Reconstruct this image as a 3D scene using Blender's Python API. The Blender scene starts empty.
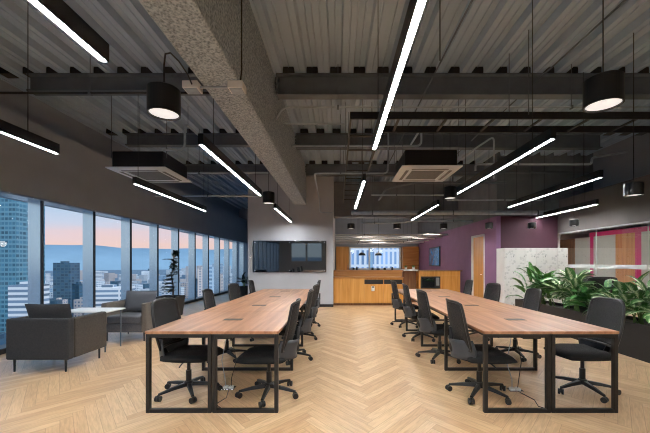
import bpy, bmesh, math, random
from mathutils import Vector, Matrix
random.seed(7)
R = math.radians
PI = math.pi
scn = bpy.context.scene
COL = scn.collection
H = 1.36          # camera height
F = 333.0         # focal length in pixels at 650 wide

# ------------------------------------------------------------------ materials
def new_mat(name):
    m = bpy.data.materials.new(name); m.use_nodes = True
    nt = m.node_tree; b = nt.nodes['Principled BSDF']
    return m, nt, b

def ramp(nt, fac, stops):
    n = nt.nodes.new('ShaderNodeValToRGB')
    els = n.color_ramp.elements
    while len(els) < len(stops): els.new(0.5)
    for e, (p, c) in zip(els, stops):
        e.position = p; e.color = (*c, 1)
    nt.links.new(fac, n.inputs[0]); return n.outputs[0]

def mth(nt, op, a, b=None, c=None):
    n = nt.nodes.new('ShaderNodeMath'); n.operation = op
    for i, v in enumerate((a, b, c)):
        if v is None: continue
        if isinstance(v, (int, float)): n.inputs[i].default_value = v
        else: nt.links.new(v, n.inputs[i])
    return n.outputs[0]

def mixc(nt, fac, a, b, blend='MIX'):
    n = nt.nodes.new('ShaderNodeMix'); n.data_type = 'RGBA'; n.blend_type = blend
    for idx, v in ((0, fac), (6, a), (7, b)):
        if isinstance(v, (int, float)): n.inputs[idx].default_value = v
        elif isinstance(v, tuple): n.inputs[idx].default_value = (*v, 1)
        else: nt.links.new(v, n.inputs[idx])
    return n.outputs[2]

def srgb(r, g, b):
    f = lambda c: ((c/255+0.055)/1.055)**2.4 if c/255 > 0.04045 else c/255/12.92
    return (f(r), f(g), f(b))

def mat(name, col, rough=0.5, metal=0.0, var=0.12, scale=8.0, bump=0.0, bscale=None, spec=0.5, stretch=(1,1,1)):
    """plain surface with procedural tone variation"""
    m, nt, b = new_mat(name)
    tc = nt.nodes.new('ShaderNodeTexCoord')
    mp = nt.nodes.new('ShaderNodeMapping'); mp.inputs['Scale'].default_value = stretch
    nt.links.new(tc.outputs['Object'], mp.inputs[0])
    nz = nt.nodes.new('ShaderNodeTexNoise'); nz.inputs['Scale'].default_value = scale; nz.inputs['Detail'].default_value = 4
    nt.links.new(mp.outputs[0], nz.inputs[0])
    lo = tuple(c*(1-var) for c in col); hi = tuple(min(1, c*(1+var)) for c in col)
    nt.links.new(ramp(nt, nz.outputs[0], [(0.3, lo), (0.7, hi)]), b.inputs['Base Color'])
    b.inputs['Roughness'].default_value = rough; b.inputs['Metallic'].default_value = metal
    b.inputs['Specular IOR Level'].default_value = spec
    if bump:
        n2 = nt.nodes.new('ShaderNodeTexNoise'); n2.inputs['Scale'].default_value = bscale or scale*6
        nt.links.new(mp.outputs[0], n2.inputs[0])
        bp = nt.nodes.new('ShaderNodeBump'); bp.inputs['Strength'].default_value = bump; bp.inputs['Distance'].default_value = 0.01
        nt.links.new(n2.outputs[0], bp.inputs['Height']); nt.links.new(bp.outputs[0], b.inputs['Normal'])
    return m

def emit(name, col, s):
    m, nt, b = new_mat(name)
    b.inputs['Base Color'].default_value = (*col, 1)
    b.inputs['Emission Color'].default_value = (*col, 1); b.inputs['Emission Strength'].default_value = s
    return m

def glass(name, tint=(1,1,1), refl=0.08, rough=0.0):
    m, nt, b = new_mat(name); nt.nodes.remove(b)
    out = nt.nodes['Material Output']
    tr = nt.nodes.new('ShaderNodeBsdfTransparent'); tr.inputs[0].default_value = (*tint, 1)
    gl = nt.nodes.new('ShaderNodeBsdfGlossy'); gl.inputs['Roughness'].default_value = rough
    fr = nt.nodes.new('ShaderNodeFresnel'); fr.inputs[0].default_value = 1.45
    f = mth(nt, 'MULTIPLY', fr.outputs[0], refl/0.04)
    f = mth(nt, 'MINIMUM', f, 0.6)
    mx = nt.nodes.new('ShaderNodeMixShader')
    nt.links.new(f, mx.inputs[0]); nt.links.new(tr.outputs[0], mx.inputs[1]); nt.links.new(gl.outputs[0], mx.inputs[2])
    nt.links.new(mx.outputs[0], out.inputs[0])
    return m

def herringbone():
    m, nt, b = new_mat('oak_herringbone'); L = nt.links
    W, n = 0.083, 9
    geo = nt.nodes.new('ShaderNodeNewGeometry')
    mp = nt.nodes.new('ShaderNodeMapping'); mp.vector_type = 'POINT'
    mp.inputs['Rotation'].default_value = (0, 0, R(-45)); mp.inputs['Scale'].default_value = (1/W, 0.84/W, 1/W)
    mp.inputs['Location'].default_value = (-math.sqrt(2)*0.30/W, 0.0, 0)
    L.new(geo.outputs['Position'], mp.inputs[0])
    sp = nt.nodes.new('ShaderNodeSeparateXYZ'); L.new(mp.outputs[0], sp.inputs[0])
    x, y = sp.outputs[0], sp.outputs[1]
    i, j = mth(nt, 'FLOOR', x), mth(nt, 'FLOOR', y)
    fx, fy = mth(nt, 'SUBTRACT', x, i), mth(nt, 'SUBTRACT', y, j)
    k = mth(nt, 'FLOORED_MODULO', mth(nt, 'ADD', mth(nt, 'SUBTRACT', i, j), 0.001), 2*n)
    k = mth(nt, 'FLOOR', k)
    hor = mth(nt, 'LESS_THAN', k, n-0.5)
    ver = mth(nt, 'SUBTRACT', 1.0, hor)
    posv = mth(nt, 'SUBTRACT', 2*n-1, k)
    pos = mth(nt, 'ADD', mth(nt, 'MULTIPLY', hor, k), mth(nt, 'MULTIPLY', ver, posv))
    idx = mth(nt, 'SUBTRACT', i, mth(nt, 'MULTIPLY', hor, pos))
    idy = mth(nt, 'SUBTRACT', j, mth(nt, 'MULTIPLY', ver, pos))
    al = mth(nt, 'ADD', pos, mth(nt, 'ADD', mth(nt, 'MULTIPLY', hor, fx), mth(nt, 'MULTIPLY', ver, fy)))
    ac = mth(nt, 'ADD', mth(nt, 'MULTIPLY', hor, fy), mth(nt, 'MULTIPLY', ver, fx))
    cid = nt.nodes.new('ShaderNodeCombineXYZ'); L.new(idx, cid.inputs[0]); L.new(idy, cid.inputs[1]); L.new(hor, cid.inputs[2])
    wn = nt.nodes.new('ShaderNodeTexWhiteNoise'); wn.noise_dimensions = '3D'; L.new(cid.outputs[0], wn.inputs[0])
    rnd = wn.outputs['Value']
    # grain
    g = nt.nodes.new('ShaderNodeCombineXYZ')
    L.new(mth(nt, 'MULTIPLY', al, 0.35), g.inputs[0]); L.new(mth(nt, 'MULTIPLY', ac, 3.2), g.inputs[1]); L.new(mth(nt, 'MULTIPLY', rnd, 40), g.inputs[2])
    nz = nt.nodes.new('ShaderNodeTexNoise'); nz.inputs['Scale'].default_value = 1.6; nz.inputs['Detail'].default_value = 5; nz.inputs['Distortion'].default_value = 0.6
    L.new(g.outputs[0], nz.inputs[0])
    base = ramp(nt, rnd, [(0.0, srgb(192, 152, 112)), (0.35, srgb(200, 162, 120)), (0.7, srgb(206, 170, 128)), (1.0, srgb(214, 180, 139))])
    gr = ramp(nt, nz.outputs[0], [(0.3, (0.80, 0.78, 0.75)), (0.62, (1.05, 1.045, 1.04))])
    c = mixc(nt, 1.0, base, gr, 'MULTIPLY')
    # joints
    e1 = mth(nt, 'MINIMUM', ac, mth(nt, 'SUBTRACT', 1.0, ac))
    e2 = mth(nt, 'MINIMUM', al, mth(nt, 'SUBTRACT', float(n), al))
    e = mth(nt, 'MINIMUM', e1, e2)
    jt = mth(nt, 'LESS_THAN', e, 0.022)
    c = mixc(nt, mth(nt, 'MULTIPLY', jt, 0.45), c, srgb(110, 80, 54))
    L.new(c, b.inputs['Base Color'])
    b.inputs['Roughness'].default_value = 0.34; b.inputs['Specular IOR Level'].default_value = 0.4
    bp = nt.nodes.new('ShaderNodeBump'); bp.inputs['Strength'].default_value = 0.06; bp.inputs['Distance'].default_value = 0.003
    L.new(nz.outputs[0], bp.inputs['Height']); L.new(bp.outputs[0], b.inputs['Normal'])
    return m

def wood(name, c0, c1, c2, axis='Y', rough=0.45, sc=1.0):
    m, nt, b = new_mat(name); L = nt.links
    tc = nt.nodes.new('ShaderNodeTexCoord')
    mp = nt.nodes.new('ShaderNodeMapping')
    s = {'X': (0.5, 9, 9), 'Y': (9, 0.5, 9), 'Z': (9, 9, 0.5)}[axis]
    mp.inputs['Scale'].default_value = tuple(v*sc for v in s)
    L.new(tc.outputs['Object'], mp.inputs[0])
    nz = nt.nodes.new('ShaderNodeTexNoise'); nz.inputs['Scale'].default_value = 1.5; nz.inputs['Detail'].default_value = 6; nz.inputs['Distortion'].default_value = 0.8
    L.new(mp.outputs[0], nz.inputs[0])
    L.new(ramp(nt, nz.outputs[0], [(0.28, c0), (0.5, c1), (0.72, c2)]), b.inputs['Base Color'])
    b.inputs['Roughness'].default_value = rough; b.inputs['Specular IOR Level'].default_value = 0.35
    return m

def speckle(name, c0, c1, scale=60):
    m, nt, b = new_mat(name); L = nt.links
    tc = nt.nodes.new('ShaderNodeTexCoord')
    nz = nt.nodes.new('ShaderNodeTexNoise'); nz.inputs['Scale'].default_value = scale; nz.inputs['Detail'].default_value = 3
    vo = nt.nodes.new('ShaderNodeTexVoronoi'); vo.inputs['Scale'].default_value = scale*0.8
    L.new(tc.outputs['Object'], nz.inputs[0]); L.new(tc.outputs['Object'], vo.inputs[0])
    f = mth(nt, 'ADD', mth(nt, 'MULTIPLY', nz.outputs[0], 0.7), mth(nt, 'MULTIPLY', vo.outputs[0], 0.35))
    L.new(ramp(nt, f, [(0.35, c0), (0.65, c1)]), b.inputs['Base Color'])
    b.inputs['Roughness'].default_value = 0.95
    bp = nt.nodes.new('ShaderNodeBump'); bp.inputs['Strength'].default_value = 0.5; bp.inputs['Distance'].default_value = 0.01
    L.new(f, bp.inputs['Height']); L.new(bp.outputs[0], b.inputs['Normal'])
    return m

def net_fabric(name, col, op=0.75):
    m, nt, b = new_mat(name); L = nt.links
    out = nt.nodes['Material Output']
    b.inputs['Base Color'].default_value = (*col, 1); b.inputs['Roughness'].default_value = 0.7
    tc = nt.nodes.new('ShaderNodeTexCoord')
    ck = nt.nodes.new('ShaderNodeTexVoronoi'); ck.inputs['Scale'].default_value = 160
    L.new(tc.outputs['Object'], ck.inputs[0])
    f = mth(nt, 'ADD', mth(nt, 'MULTIPLY', mth(nt, 'GREATER_THAN', ck.outputs[0], 0.35), 0.25), op)
    f = mth(nt, 'MINIMUM', f, 0.97)
    tr = nt.nodes.new('ShaderNodeBsdfTransparent'); mx = nt.nodes.new('ShaderNodeMixShader')
    L.new(f, mx.inputs[0]); L.new(tr.outputs[0], mx.inputs[1]); L.new(b.outputs[0], mx.inputs[2]); L.new(mx.outputs[0], out.inputs[0])
    return m

def facade(name, wallc, winc, floor_h=3.4, bay=3.0, hfrac=0.5, wfrac=0.6, rough=0.6, tint=0.25, lit=0.0):
    """building skin: rows of windows from real positions, tone changes per building"""
    m, nt, b = new_mat(name); L = nt.links
    tc = nt.nodes.new('ShaderNodeTexCoord'); oi = nt.nodes.new('ShaderNodeObjectInfo')
    sp = nt.nodes.new('ShaderNodeSeparateXYZ'); L.new(tc.outputs['Object'], sp.inputs[0])
    z = mth(nt, 'DIVIDE', sp.outputs[2], floor_h)
    h = mth(nt, 'DIVIDE', mth(nt, 'ADD', sp.outputs[0], sp.outputs[1]), bay)
    fz, fh = mth(nt, 'FRACT', z), mth(nt, 'FRACT', h)
    w = mth(nt, 'MULTIPLY', mth(nt, 'LESS_THAN', fz, hfrac), mth(nt, 'LESS_THAN', fh, wfrac))
    geo = nt.nodes.new('ShaderNodeNewGeometry'); sn = nt.nodes.new('ShaderNodeSeparateXYZ'); L.new(geo.outputs['Normal'], sn.inputs[0])
    w = mth(nt, 'MULTIPLY', w, mth(nt, 'LESS_THAN', mth(nt, 'ABSOLUTE', sn.outputs[2]), 0.5))
    tone = ramp(nt, oi.outputs['Random'], [(0.0, tuple(c*(1-tint) for c in wallc)), (0.5, wallc), (1.0, tuple(min(1, c*(1+tint)) for c in wallc))])
    cells = nt.nodes.new('ShaderNodeCombineXYZ'); L.new(mth(nt, 'FLOOR', z), cells.inputs[0]); L.new(mth(nt, 'FLOOR', h), cells.inputs[1]); L.new(oi.outputs['Random'], cells.inputs[2])
    wn = nt.nodes.new('ShaderNodeTexWhiteNoise'); wn.noise_dimensions = '3D'; L.new(cells.outputs[0], wn.inputs[0])
    wc = ramp(nt, wn.outputs['Value'], [(0.0, tuple(c*0.6 for c in winc)), (1.0, tuple(min(1, c*1.4) for c in winc))])
    L.new(mixc(nt, w, tone, wc), b.inputs['Base Color'])
    on = mth(nt, 'MULTIPLY', w, mth(nt, 'GREATER_THAN', wn.outputs['Value'], 1-lit))
    b.inputs['Emission Color'].default_value = (1.0, 0.75, 0.45, 1)
    L.new(mth(nt, 'MULTIPLY', on, 0.7), b.inputs['Emission Strength'])
    b.inputs['Roughness'].default_value = rough
    return m

def leaf_mat(name, dark, pale, amount):
    m, nt, b = new_mat(name); L = nt.links
    uv = nt.nodes.new('ShaderNodeTexCoord'); sp = nt.nodes.new('ShaderNodeSeparateXYZ'); L.new(uv.outputs['UV'], sp.inputs[0])
    d = mth(nt, 'ABSOLUTE', mth(nt, 'SUBTRACT', sp.outputs[0], 0.5))
    nz = nt.nodes.new('ShaderNodeTexNoise'); nz.inputs['Scale'].default_value = 30; nz.inputs['Detail'].default_value = 3
    L.new(uv.outputs['Object'], nz.inputs[0])
    vein = mth(nt, 'SINE', mth(nt, 'MULTIPLY', mth(nt, 'SUBTRACT', sp.outputs[1], mth(nt, 'MULTIPLY', d, 0.5)), 55))
    f = mth(nt, 'ADD', mth(nt, 'ADD', mth(nt, 'MULTIPLY', d, -2.2), mth(nt, 'MULTIPLY', nz.outputs[0], 0.9)), mth(nt, 'MULTIPLY', vein, 0.10))
    f = mth(nt, 'ADD', f, amount)
    c = ramp(nt, f, [(0.25, dark), (0.75, pale)])
    L.new(c, b.inputs['Base Color'])
    b.inputs['Roughness'].default_value = 0.35
    b.inputs['Subsurface Weight'].default_value = 0.0
    return m

M = {}
M['floor'] = herringbone()
M['table'] = wood('table_walnut', srgb(136, 92, 62), srgb(166, 117, 83), srgb(190, 140, 103), 'Y', 0.38)
M['oak'] = wood('kitchen_oak', srgb(186, 122, 52), srgb(204, 142, 66), srgb(216, 158, 84), 'Z', 0.4)
M['oakdark'] = wood('kitchen_oak_dark', srgb(96, 62, 34), srgb(120, 80, 46), srgb(138, 96, 58), 'Z', 0.45)
M['oakbar'] = wood('bar_oak', srgb(150, 96, 46), srgb(172, 114, 58), srgb(186, 130, 72), 'X', 0.4)
M['black'] = mat('black_powder_coat', srgb(8, 8, 8), 0.45, 0.0, 0.15, 20)
M['blackplastic'] = mat('black_plastic', srgb(11, 11, 12), 0.42, 0, 0.15, 30)
M['seatfabric'] = mat('black_seat_fabric', srgb(7, 7, 8), 0.9, 0, 0.25, 120, 0.3, 300)
M['net'] = net_fabric('chair_net', srgb(11, 11, 12), 0.74)
M['lumbar'] = mat('grey_lumbar_plastic', srgb(48, 53, 60), 0.45, 0, 0.1, 20)
M['chrome'] = mat('chrome', (0.6, 0.6, 0.62), 0.2, 1.0, 0.05, 20)
M['deck'] = mat('ceiling_deck', srgb(162, 180, 200), 0.6, 0.0, 0.07, 0.8)
M['steel'] = mat('beam_paint', srgb(84, 92, 102), 0.6, 0.0, 0.12, 5)
M['concrete'] = speckle('sprayed_concrete', srgb(102, 112, 120), srgb(170, 182, 192), 55)
M['girder'] = mat('girder_grey', srgb(98, 104, 112), 0.8, 0, 0.12, 3)
M['bulkhead'] = mat('bulkhead_grey', srgb(146, 152, 160), 0.75, 0, 0.05, 2)
M['bulkhead2'] = mat('bulkhead_taupe', srgb(96, 90, 87), 0.8, 0, 0.05, 2)
M['greywall'] = mat('wall_grey', srgb(176, 177, 182), 0.8, 0, 0.04, 2)
M['backwall'] = mat('wall_neutral', srgb(150, 146, 142), 0.8, 0, 0.05, 2)
M['purple'] = mat('wall_purple', srgb(130, 92, 130), 0.75, 0, 0.06, 3)
M['plum'] = mat('wall_plum', srgb(64, 27, 42), 0.75, 0, 0.08, 3)
M['white'] = mat('white_paint', srgb(225, 225, 222), 0.6, 0, 0.03, 4)
M['ceilwhite'] = mat('white_ceiling', srgb(214, 214, 212), 0.8, 0, 0.03, 4)
M['acwhite'] = mat('cassette_white', srgb(240, 248, 255), 0.5, 0, 0.04, 6)
M['acgrille'] = mat('cassette_grille', srgb(120, 124, 128), 0.6, 0, 0.1, 40)
M['galv'] = mat('galvanized_conduit', srgb(160, 172, 184), 0.45, 0.3, 0.12, 12)
M['mullion'] = mat('mullion_dark', srgb(26, 28, 32), 0.4, 0.2, 0.1, 10)
M['fin'] = mat('fin_white', srgb(205, 214, 222), 0.35, 0, 0.03, 5)
def fin_mat():
    m, nt, b = new_mat('fin_translucent')
    b.inputs['Base Color'].default_value = (*srgb(244, 249, 252), 1); b.inputs['Roughness'].default_value = 0.16; b.inputs['Metallic'].default_value = 0.9
    nz = nt.nodes.new('ShaderNodeTexNoise'); nz.inputs['Scale'].default_value = 2
    t = nt.nodes.new('ShaderNodeBsdfTranslucent')
    nt.links.new(ramp(nt, nz.outputs[0], [(0.3, srgb(205, 218, 228)), (0.7, srgb(222, 232, 240))]), t.inputs[0])
    mx = nt.nodes.new('ShaderNodeMixShader'); mx.inputs[0].default_value = 0.25
    nt.links.new(b.outputs[0], mx.inputs[1]); nt.links.new(t.outputs[0], mx.inputs[2]); tr = nt.nodes.new('ShaderNodeBsdfTransparent'); m2 = nt.nodes.new('ShaderNodeMixShader'); m2.inputs[0].default_value = 0.2
    tr.inputs[0].default_value = (0.95, 0.98, 1.0, 1)
    nt.links.new(mx.outputs[0], m2.inputs[1]); nt.links.new(tr.outputs[0], m2.inputs[2]); nt.links.new(m2.outputs[0], nt.nodes['Material Output'].inputs[0])
    return m
M['fin'] = fin_mat()
M['pane'] = glass('window_glass', (0.97, 0.99, 1.0), 0.02)
M['pglass'] = glass('partition_glass', (0.95, 0.98, 0.97), 0.006)
M['frost'] = mat('frosted_band', srgb(214, 218, 214), 0.6, 0, 0.03, 5)
M['magenta'] = mat('magenta_frame', srgb(196, 26, 110), 0.4, 0, 0.06, 5)
M['frostpanel'] = mat('frosted_panel', srgb(186, 192, 190), 0.35, 0, 0.06, 1.5)
M['orangewood'] = wood('orange_wood', srgb(176, 112, 58), srgb(194, 130, 72), srgb(206, 146, 88), 'Z', 0.4)
M['strip'] = emit('led_strip', (0.95, 0.98, 1.0), 185.0)
M['disc'] = emit('downlight_disc', (1.0, 0.98, 0.95), 0.72)
M['panelled'] = emit('led_panel', (1.0, 0.97, 0.92), 32.0)
M['boardglass'] = mat('black_board_glass', srgb(6, 9, 13), 0.03, 0, 0.1, 2, spec=1.0)
M['boardglass'].node_tree.nodes['Principled BSDF'].inputs['IOR'].default_value = 1.8
M['screen'] = None
M['sofa_dark'] = mat('sofa_charcoal', srgb(38, 38, 40), 0.95, 0, 0.22, 60, 0.4, 220)
M['sofa_dark_lit'] = mat('sofa_charcoal_lit', srgb(58, 52, 46), 0.95, 0, 0.22, 60, 0.4, 220)  # same charcoal fabric on the arms, warm light put into the colour
M['sofa_grey'] = mat('sofa_grey', srgb(80, 81, 86), 0.95, 0, 0.15, 60, 0.4, 220)  # greyer than the first armchair, its stronger light put into the colour
M['sofa_grey_lit'] = mat('sofa_grey_lit', srgb(96, 88, 80), 0.95, 0, 0.15, 60, 0.4, 220)  # same grey fabric on the arms, warm light put into the colour
M['tabletop'] = mat('white_laminate', srgb(226, 226, 222), 0.3, 0, 0.03, 4)
M['pot'] = mat('pot_black', srgb(16, 16, 17), 0.6, 0, 0.15, 12)
M['soil'] = mat('soil', srgb(44, 34, 26), 0.95, 0, 0.4, 40, 0.6, 60)
M['leafdark'] = leaf_mat('leaf_dark', srgb(10, 22, 12), srgb(26, 44, 24), -0.1)
M['leafgreen'] = leaf_mat('leaf_green', srgb(66, 124, 44), srgb(150, 190, 84), -0.05)
M['leafvar'] = leaf_mat('leaf_variegated', srgb(64, 116, 52), srgb(240, 246, 208), 0.3)
M['leafdeep'] = leaf_mat('leaf_deep', srgb(58, 114, 52), srgb(170, 204, 112), 0.02)
M['stem'] = mat('plant_stem', srgb(86, 120, 58), 0.6, 0, 0.2, 20)
M['trunk'] = mat('plant_trunk', srgb(62, 50, 38), 0.8, 0, 0.3, 20)

def locker_mat():
    m, nt, b = new_mat('locker_print'); L = nt.links
    tc = nt.nodes.new('ShaderNodeTexCoord')
    mp = nt.nodes.new('ShaderNodeMapping'); mp.inputs['Scale'].default_value = (11, 11, 13)
    L.new(tc.outputs['Object'], mp.inputs[0])
    vo = nt.nodes.new('ShaderNodeTexVoronoi'); vo.inputs['Scale'].default_value = 1.0; L.new(mp.outputs[0], vo.inputs[0])
    wv = nt.nodes.new('ShaderNodeTexWave'); wv.inputs['Scale'].default_value = 1.3; wv.inputs['Distortion'].default_value = 9; L.new(mp.outputs[0], wv.inputs[0])
    f = mth(nt, 'MULTIPLY', mth(nt, 'LESS_THAN', vo.outputs[0], 0.36), mth(nt, 'GREATER_THAN', wv.outputs['Fac'], 0.45))
    L.new(mixc(nt, mth(nt, 'MULTIPLY', f, 0.55), srgb(226, 224, 218), srgb(150, 150, 146)), b.inputs['Base Color'])
    b.inputs['Roughness'].default_value = 0.5
    return m
M['locker'] = locker_mat()

def screen_mat():
    m, nt, b = new_mat('blue_screen'); L = nt.links
    tc = nt.nodes.new('ShaderNodeTexCoord')
    nz = nt.nodes.new('ShaderNodeTexNoise'); nz.inputs['Scale'].default_value = 3.5; L.new(tc.outputs['Object'], nz.inputs[0])
    c = ramp(nt, nz.outputs[0], [(0.3, srgb(20, 34, 58)), (0.7, srgb(46, 92, 130))])
    L.new(c, b.inputs['Base Color']); L.new(c, b.inputs['Emission Color'])
    b.inputs['Emission Strength'].default_value = 0.45; b.inputs['Roughness'].default_value = 0.15
    return m
M['screen'] = screen_mat()

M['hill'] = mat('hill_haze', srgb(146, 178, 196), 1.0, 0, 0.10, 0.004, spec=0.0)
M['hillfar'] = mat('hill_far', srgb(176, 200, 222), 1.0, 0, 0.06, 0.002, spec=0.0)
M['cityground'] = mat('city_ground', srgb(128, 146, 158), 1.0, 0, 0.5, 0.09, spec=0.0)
FAC = [facade('facade_white_bands', srgb(232, 232, 232), srgb(112, 134, 154), 3.6, 40, 0.5, 0.97, tint=0.15, lit=0.0),  # city tones paled and blued, distance haze put into the colours
       facade('facade_pale_grid', srgb(206, 212, 216), srgb(110, 136, 158), 3.3, 3.4, 0.5, 0.55),
       facade('facade_blue_grid', srgb(166, 188, 204), srgb(104, 134, 160), 3.4, 4.0, 0.55, 0.65),
       facade('facade_brick', srgb(196, 184, 178), srgb(104, 122, 142), 3.2, 3.6, 0.5, 0.5),
       facade('facade_dark_slab', srgb(64, 94, 110), srgb(50, 84, 108), 3.6, 4.5, 0.7, 0.8, 0.3, lit=0.0)]
FAC_TOWER = facade('facade_tower', srgb(42, 84, 102), srgb(28, 62, 84), 4.0, 3.2, 0.78, 0.86, 0.2, lit=0.0)
FAC_TOWER2 = facade('facade_tower_light', srgb(96, 144, 160), srgb(60, 108, 130), 4.0, 3.2, 0.6, 0.8, 0.25, lit=0.0)
FAC_NEAR = facade('facade_pale_blue', srgb(244, 246, 250), srgb(150, 182, 222), 3.0, 0.9, 0.85, 0.5, 0.06, lit=0.0)

# ------------------------------------------------------------------ mesh builder
class MB:
    def __init__(s): s.v = []; s.f = []; s.uv = {}
    def add(s, vs, fs, uvs=None):
        b = len(s.v); s.v += [tuple(p) for p in vs]; s.f += [tuple(b+i for i in f) for f in fs]
        if uvs:
            for k, q in enumerate(uvs): s.uv[b+k] = q
        return s
    def box(s, x0, x1, y0, y1, z0, z1):
        vs = [(x, y, z) for z in (z0, z1) for y in (y0, y1) for x in (x0, x1)]
        return s.add(vs, [(0,2,3,1), (4,5,7,6), (0,1,5,4), (2,6,7,3), (0,4,6,2), (1,3,7,5)])
    def cyl(s, p0, p1, r0, r1=None, n=16, caps=True):
        r1 = r0 if r1 is None else r1
        p0, p1 = Vector(p0), Vector(p1); d = (p1-p0).normalized()
        a = d.orthogonal().normalized(); b = d.cross(a)
        vs = []
        for p, r in ((p0, r0), (p1, r1)):
            for k in range(n):
                t = 2*PI*k/n; vs.append(p + a*(r*math.cos(t)) + b*(r*math.sin(t)))
        fs = [(k, (k+1) % n, n+(k+1) % n, n+k) for k in range(n)]
        if caps: fs += [tuple(range(n-1, -1, -1)), tuple(range(n, 2*n))]
        return s.add(vs, fs)
    def tube(s, pts, r, n=8):
        pts = [Vector(p) for p in pts]; rs = r if isinstance(r, (list, tuple)) else [r]*len(pts)
        vs = []; a = None
        for k, p in enumerate(pts):
            d = (pts[min(k+1, len(pts)-1)] - pts[max(k-1, 0)]).normalized()
            if a is None: a = d.orthogonal().normalized()
            a = (a - d*a.dot(d));
            a = a.normalized() if a.length > 1e-6 else d.orthogonal().normalized()
            b = d.cross(a)
            for q in range(n):
                t = 2*PI*q/n; vs.append(p + a*(rs[k]*math.cos(t)) + b*(rs[k]*math.sin(t)))
        fs = []
        for k in range(len(pts)-1):
            for q in range(n):
                fs.append((k*n+q, k*n+(q+1) % n, (k+1)*n+(q+1) % n, (k+1)*n+q))
        fs += [tuple(range(n-1, -1, -1)), tuple((len(pts)-1)*n+q for q in range(n))]
        return s.add(vs, fs)
    def lathe(s, prof, n=24, c=(0,0,0)):
        vs = []
        for r, z in prof:
            for q in range(n):
                t = 2*PI*q/n; vs.append((c[0]+r*math.cos(t), c[1]+r*math.sin(t), c[2]+z))
        fs = []
        for k in range(len(prof)-1):
            for q in range(n):
                fs.append((k*n+q, k*n+(q+1) % n, (k+1)*n+(q+1) % n, (k+1)*n+q))
        fs += [tuple(range(n-1, -1, -1)), tuple((len(prof)-1)*n+q for q in range(n))]
        return s.add(vs, fs)
    def sheet(s, fn, nu, nv, th=0.0):
        """fn(u,v)->(point, normal); closed slab of thickness th"""
        top = []; bot = []
        for i in range(nu+1):
            for j in range(nv+1):
                p, nrm = fn(i/nu, j/nv); p = Vector(p); nrm = Vector(nrm)
                top.append(p+nrm*th/2); bot.append(p-nrm*th/2)
        w = nv+1; N = len(top); fs = []
        for i in range(nu):
            for j in range(nv):
                a, b, c, d = i*w+j, i*w+j+1, (i+1)*w+j+1, (i+1)*w+j
                fs.append((a, d, c, b)); fs.append((N+a, N+b, N+c, N+d))
        ring = [j for j in range(w)] + [i*w+nv for i in range(1, nu+1)] + [nu*w+j for j in range(nv-1, -1, -1)] + [i*w for i in range(nu-1, 0, -1)]
        for k in range(len(ring)):
            a, b = ring[k], ring[(k+1) % len(ring)]
            fs.append((a, b, N+b, N+a))
        return s.add(top+bot, fs)
    def build(s, name, m, parent=None, smooth=False, bevel=0.0, seg=2, loc=None, sub=0):
        me = bpy.data.meshes.new(name)
        if loc is not None: vs = [(p[0]-loc[0], p[1]-loc[1], p[2]-loc[2]) for p in s.v]
        else: vs = s.v
        me.from_pydata(vs, [], s.f)
        if s.uv:
            ul = me.uv_layers.new(name='UVMap')
            for l in me.loops: ul.data[l.index].uv = s.uv.get(l.vertex_index, (0, 0))
        bm = bmesh.new(); bm.from_mesh(me)
        bmesh.ops.recalc_face_normals(bm, faces=bm.faces); bm.to_mesh(me); bm.free()
        me.materials.append(m)
        o = bpy.data.objects.new(name, me); COL.objects.link(o)
        if loc is not None: o.location = loc
        if parent: o.parent = parent
        if smooth:
            for p in me.polygons: p.use_smooth = True
            if smooth != 'all':
                bmod = None
        if bevel:
            bmod = o.modifiers.new('Bevel', 'BEVEL'); bmod.width = bevel; bmod.segments = seg; bmod.limit_method = 'ANGLE'; bmod.angle_limit = R(40)
        if sub:
            sm = o.modifiers.new('Sub', 'SUBSURF'); sm.levels = sub; sm.render_levels = sub
        return o

def thing(name, label, cat, loc=(0,0,0), rz=0, group=None):
    o = bpy.data.objects.new(name, None); COL.objects.link(o); o.empty_display_size = 0.1
    o.location = loc; o.rotation_euler = (0, 0, rz)
    o['label'] = label; o['category'] = cat
    if group: o['group'] = group
    return o
def tag(o, label, cat, group=None, kind=None):
    o['label'] = label; o['category'] = cat
    if group: o['group'] = group
    if kind: o['kind'] = kind
    return o
def struct(name, mb, m, label=None, parent=None, **k):
    o = mb.build(name, m, parent, **k)
    if parent is None:
        o['kind'] = 'structure'; o['label'] = label or name.replace('_', ' '); o['category'] = name.split('_')[0]
    return o
def copy_tree(o, parent=None):
    c = o.copy(); COL.objects.link(c)
    if parent: c.parent = parent
    for ch in list(o.children): copy_tree(ch, c)
    return c
def P(u, v, Y): return ((u-338)/F*Y, Y, H-(v-262.5)/F*Y)

YB = 18.0      # far facade
YF = -8.0      # wall behind the camera
WX = -4.92     # inner line of the window mullions
DECK = 4.25

# ------------------------------------------------------------------ shell
struct('floor', MB().box(-5.3, 10.0, YF, YB, -0.1, 0.0), M['floor'], 'oak herringbone floor of the whole office')
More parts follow.
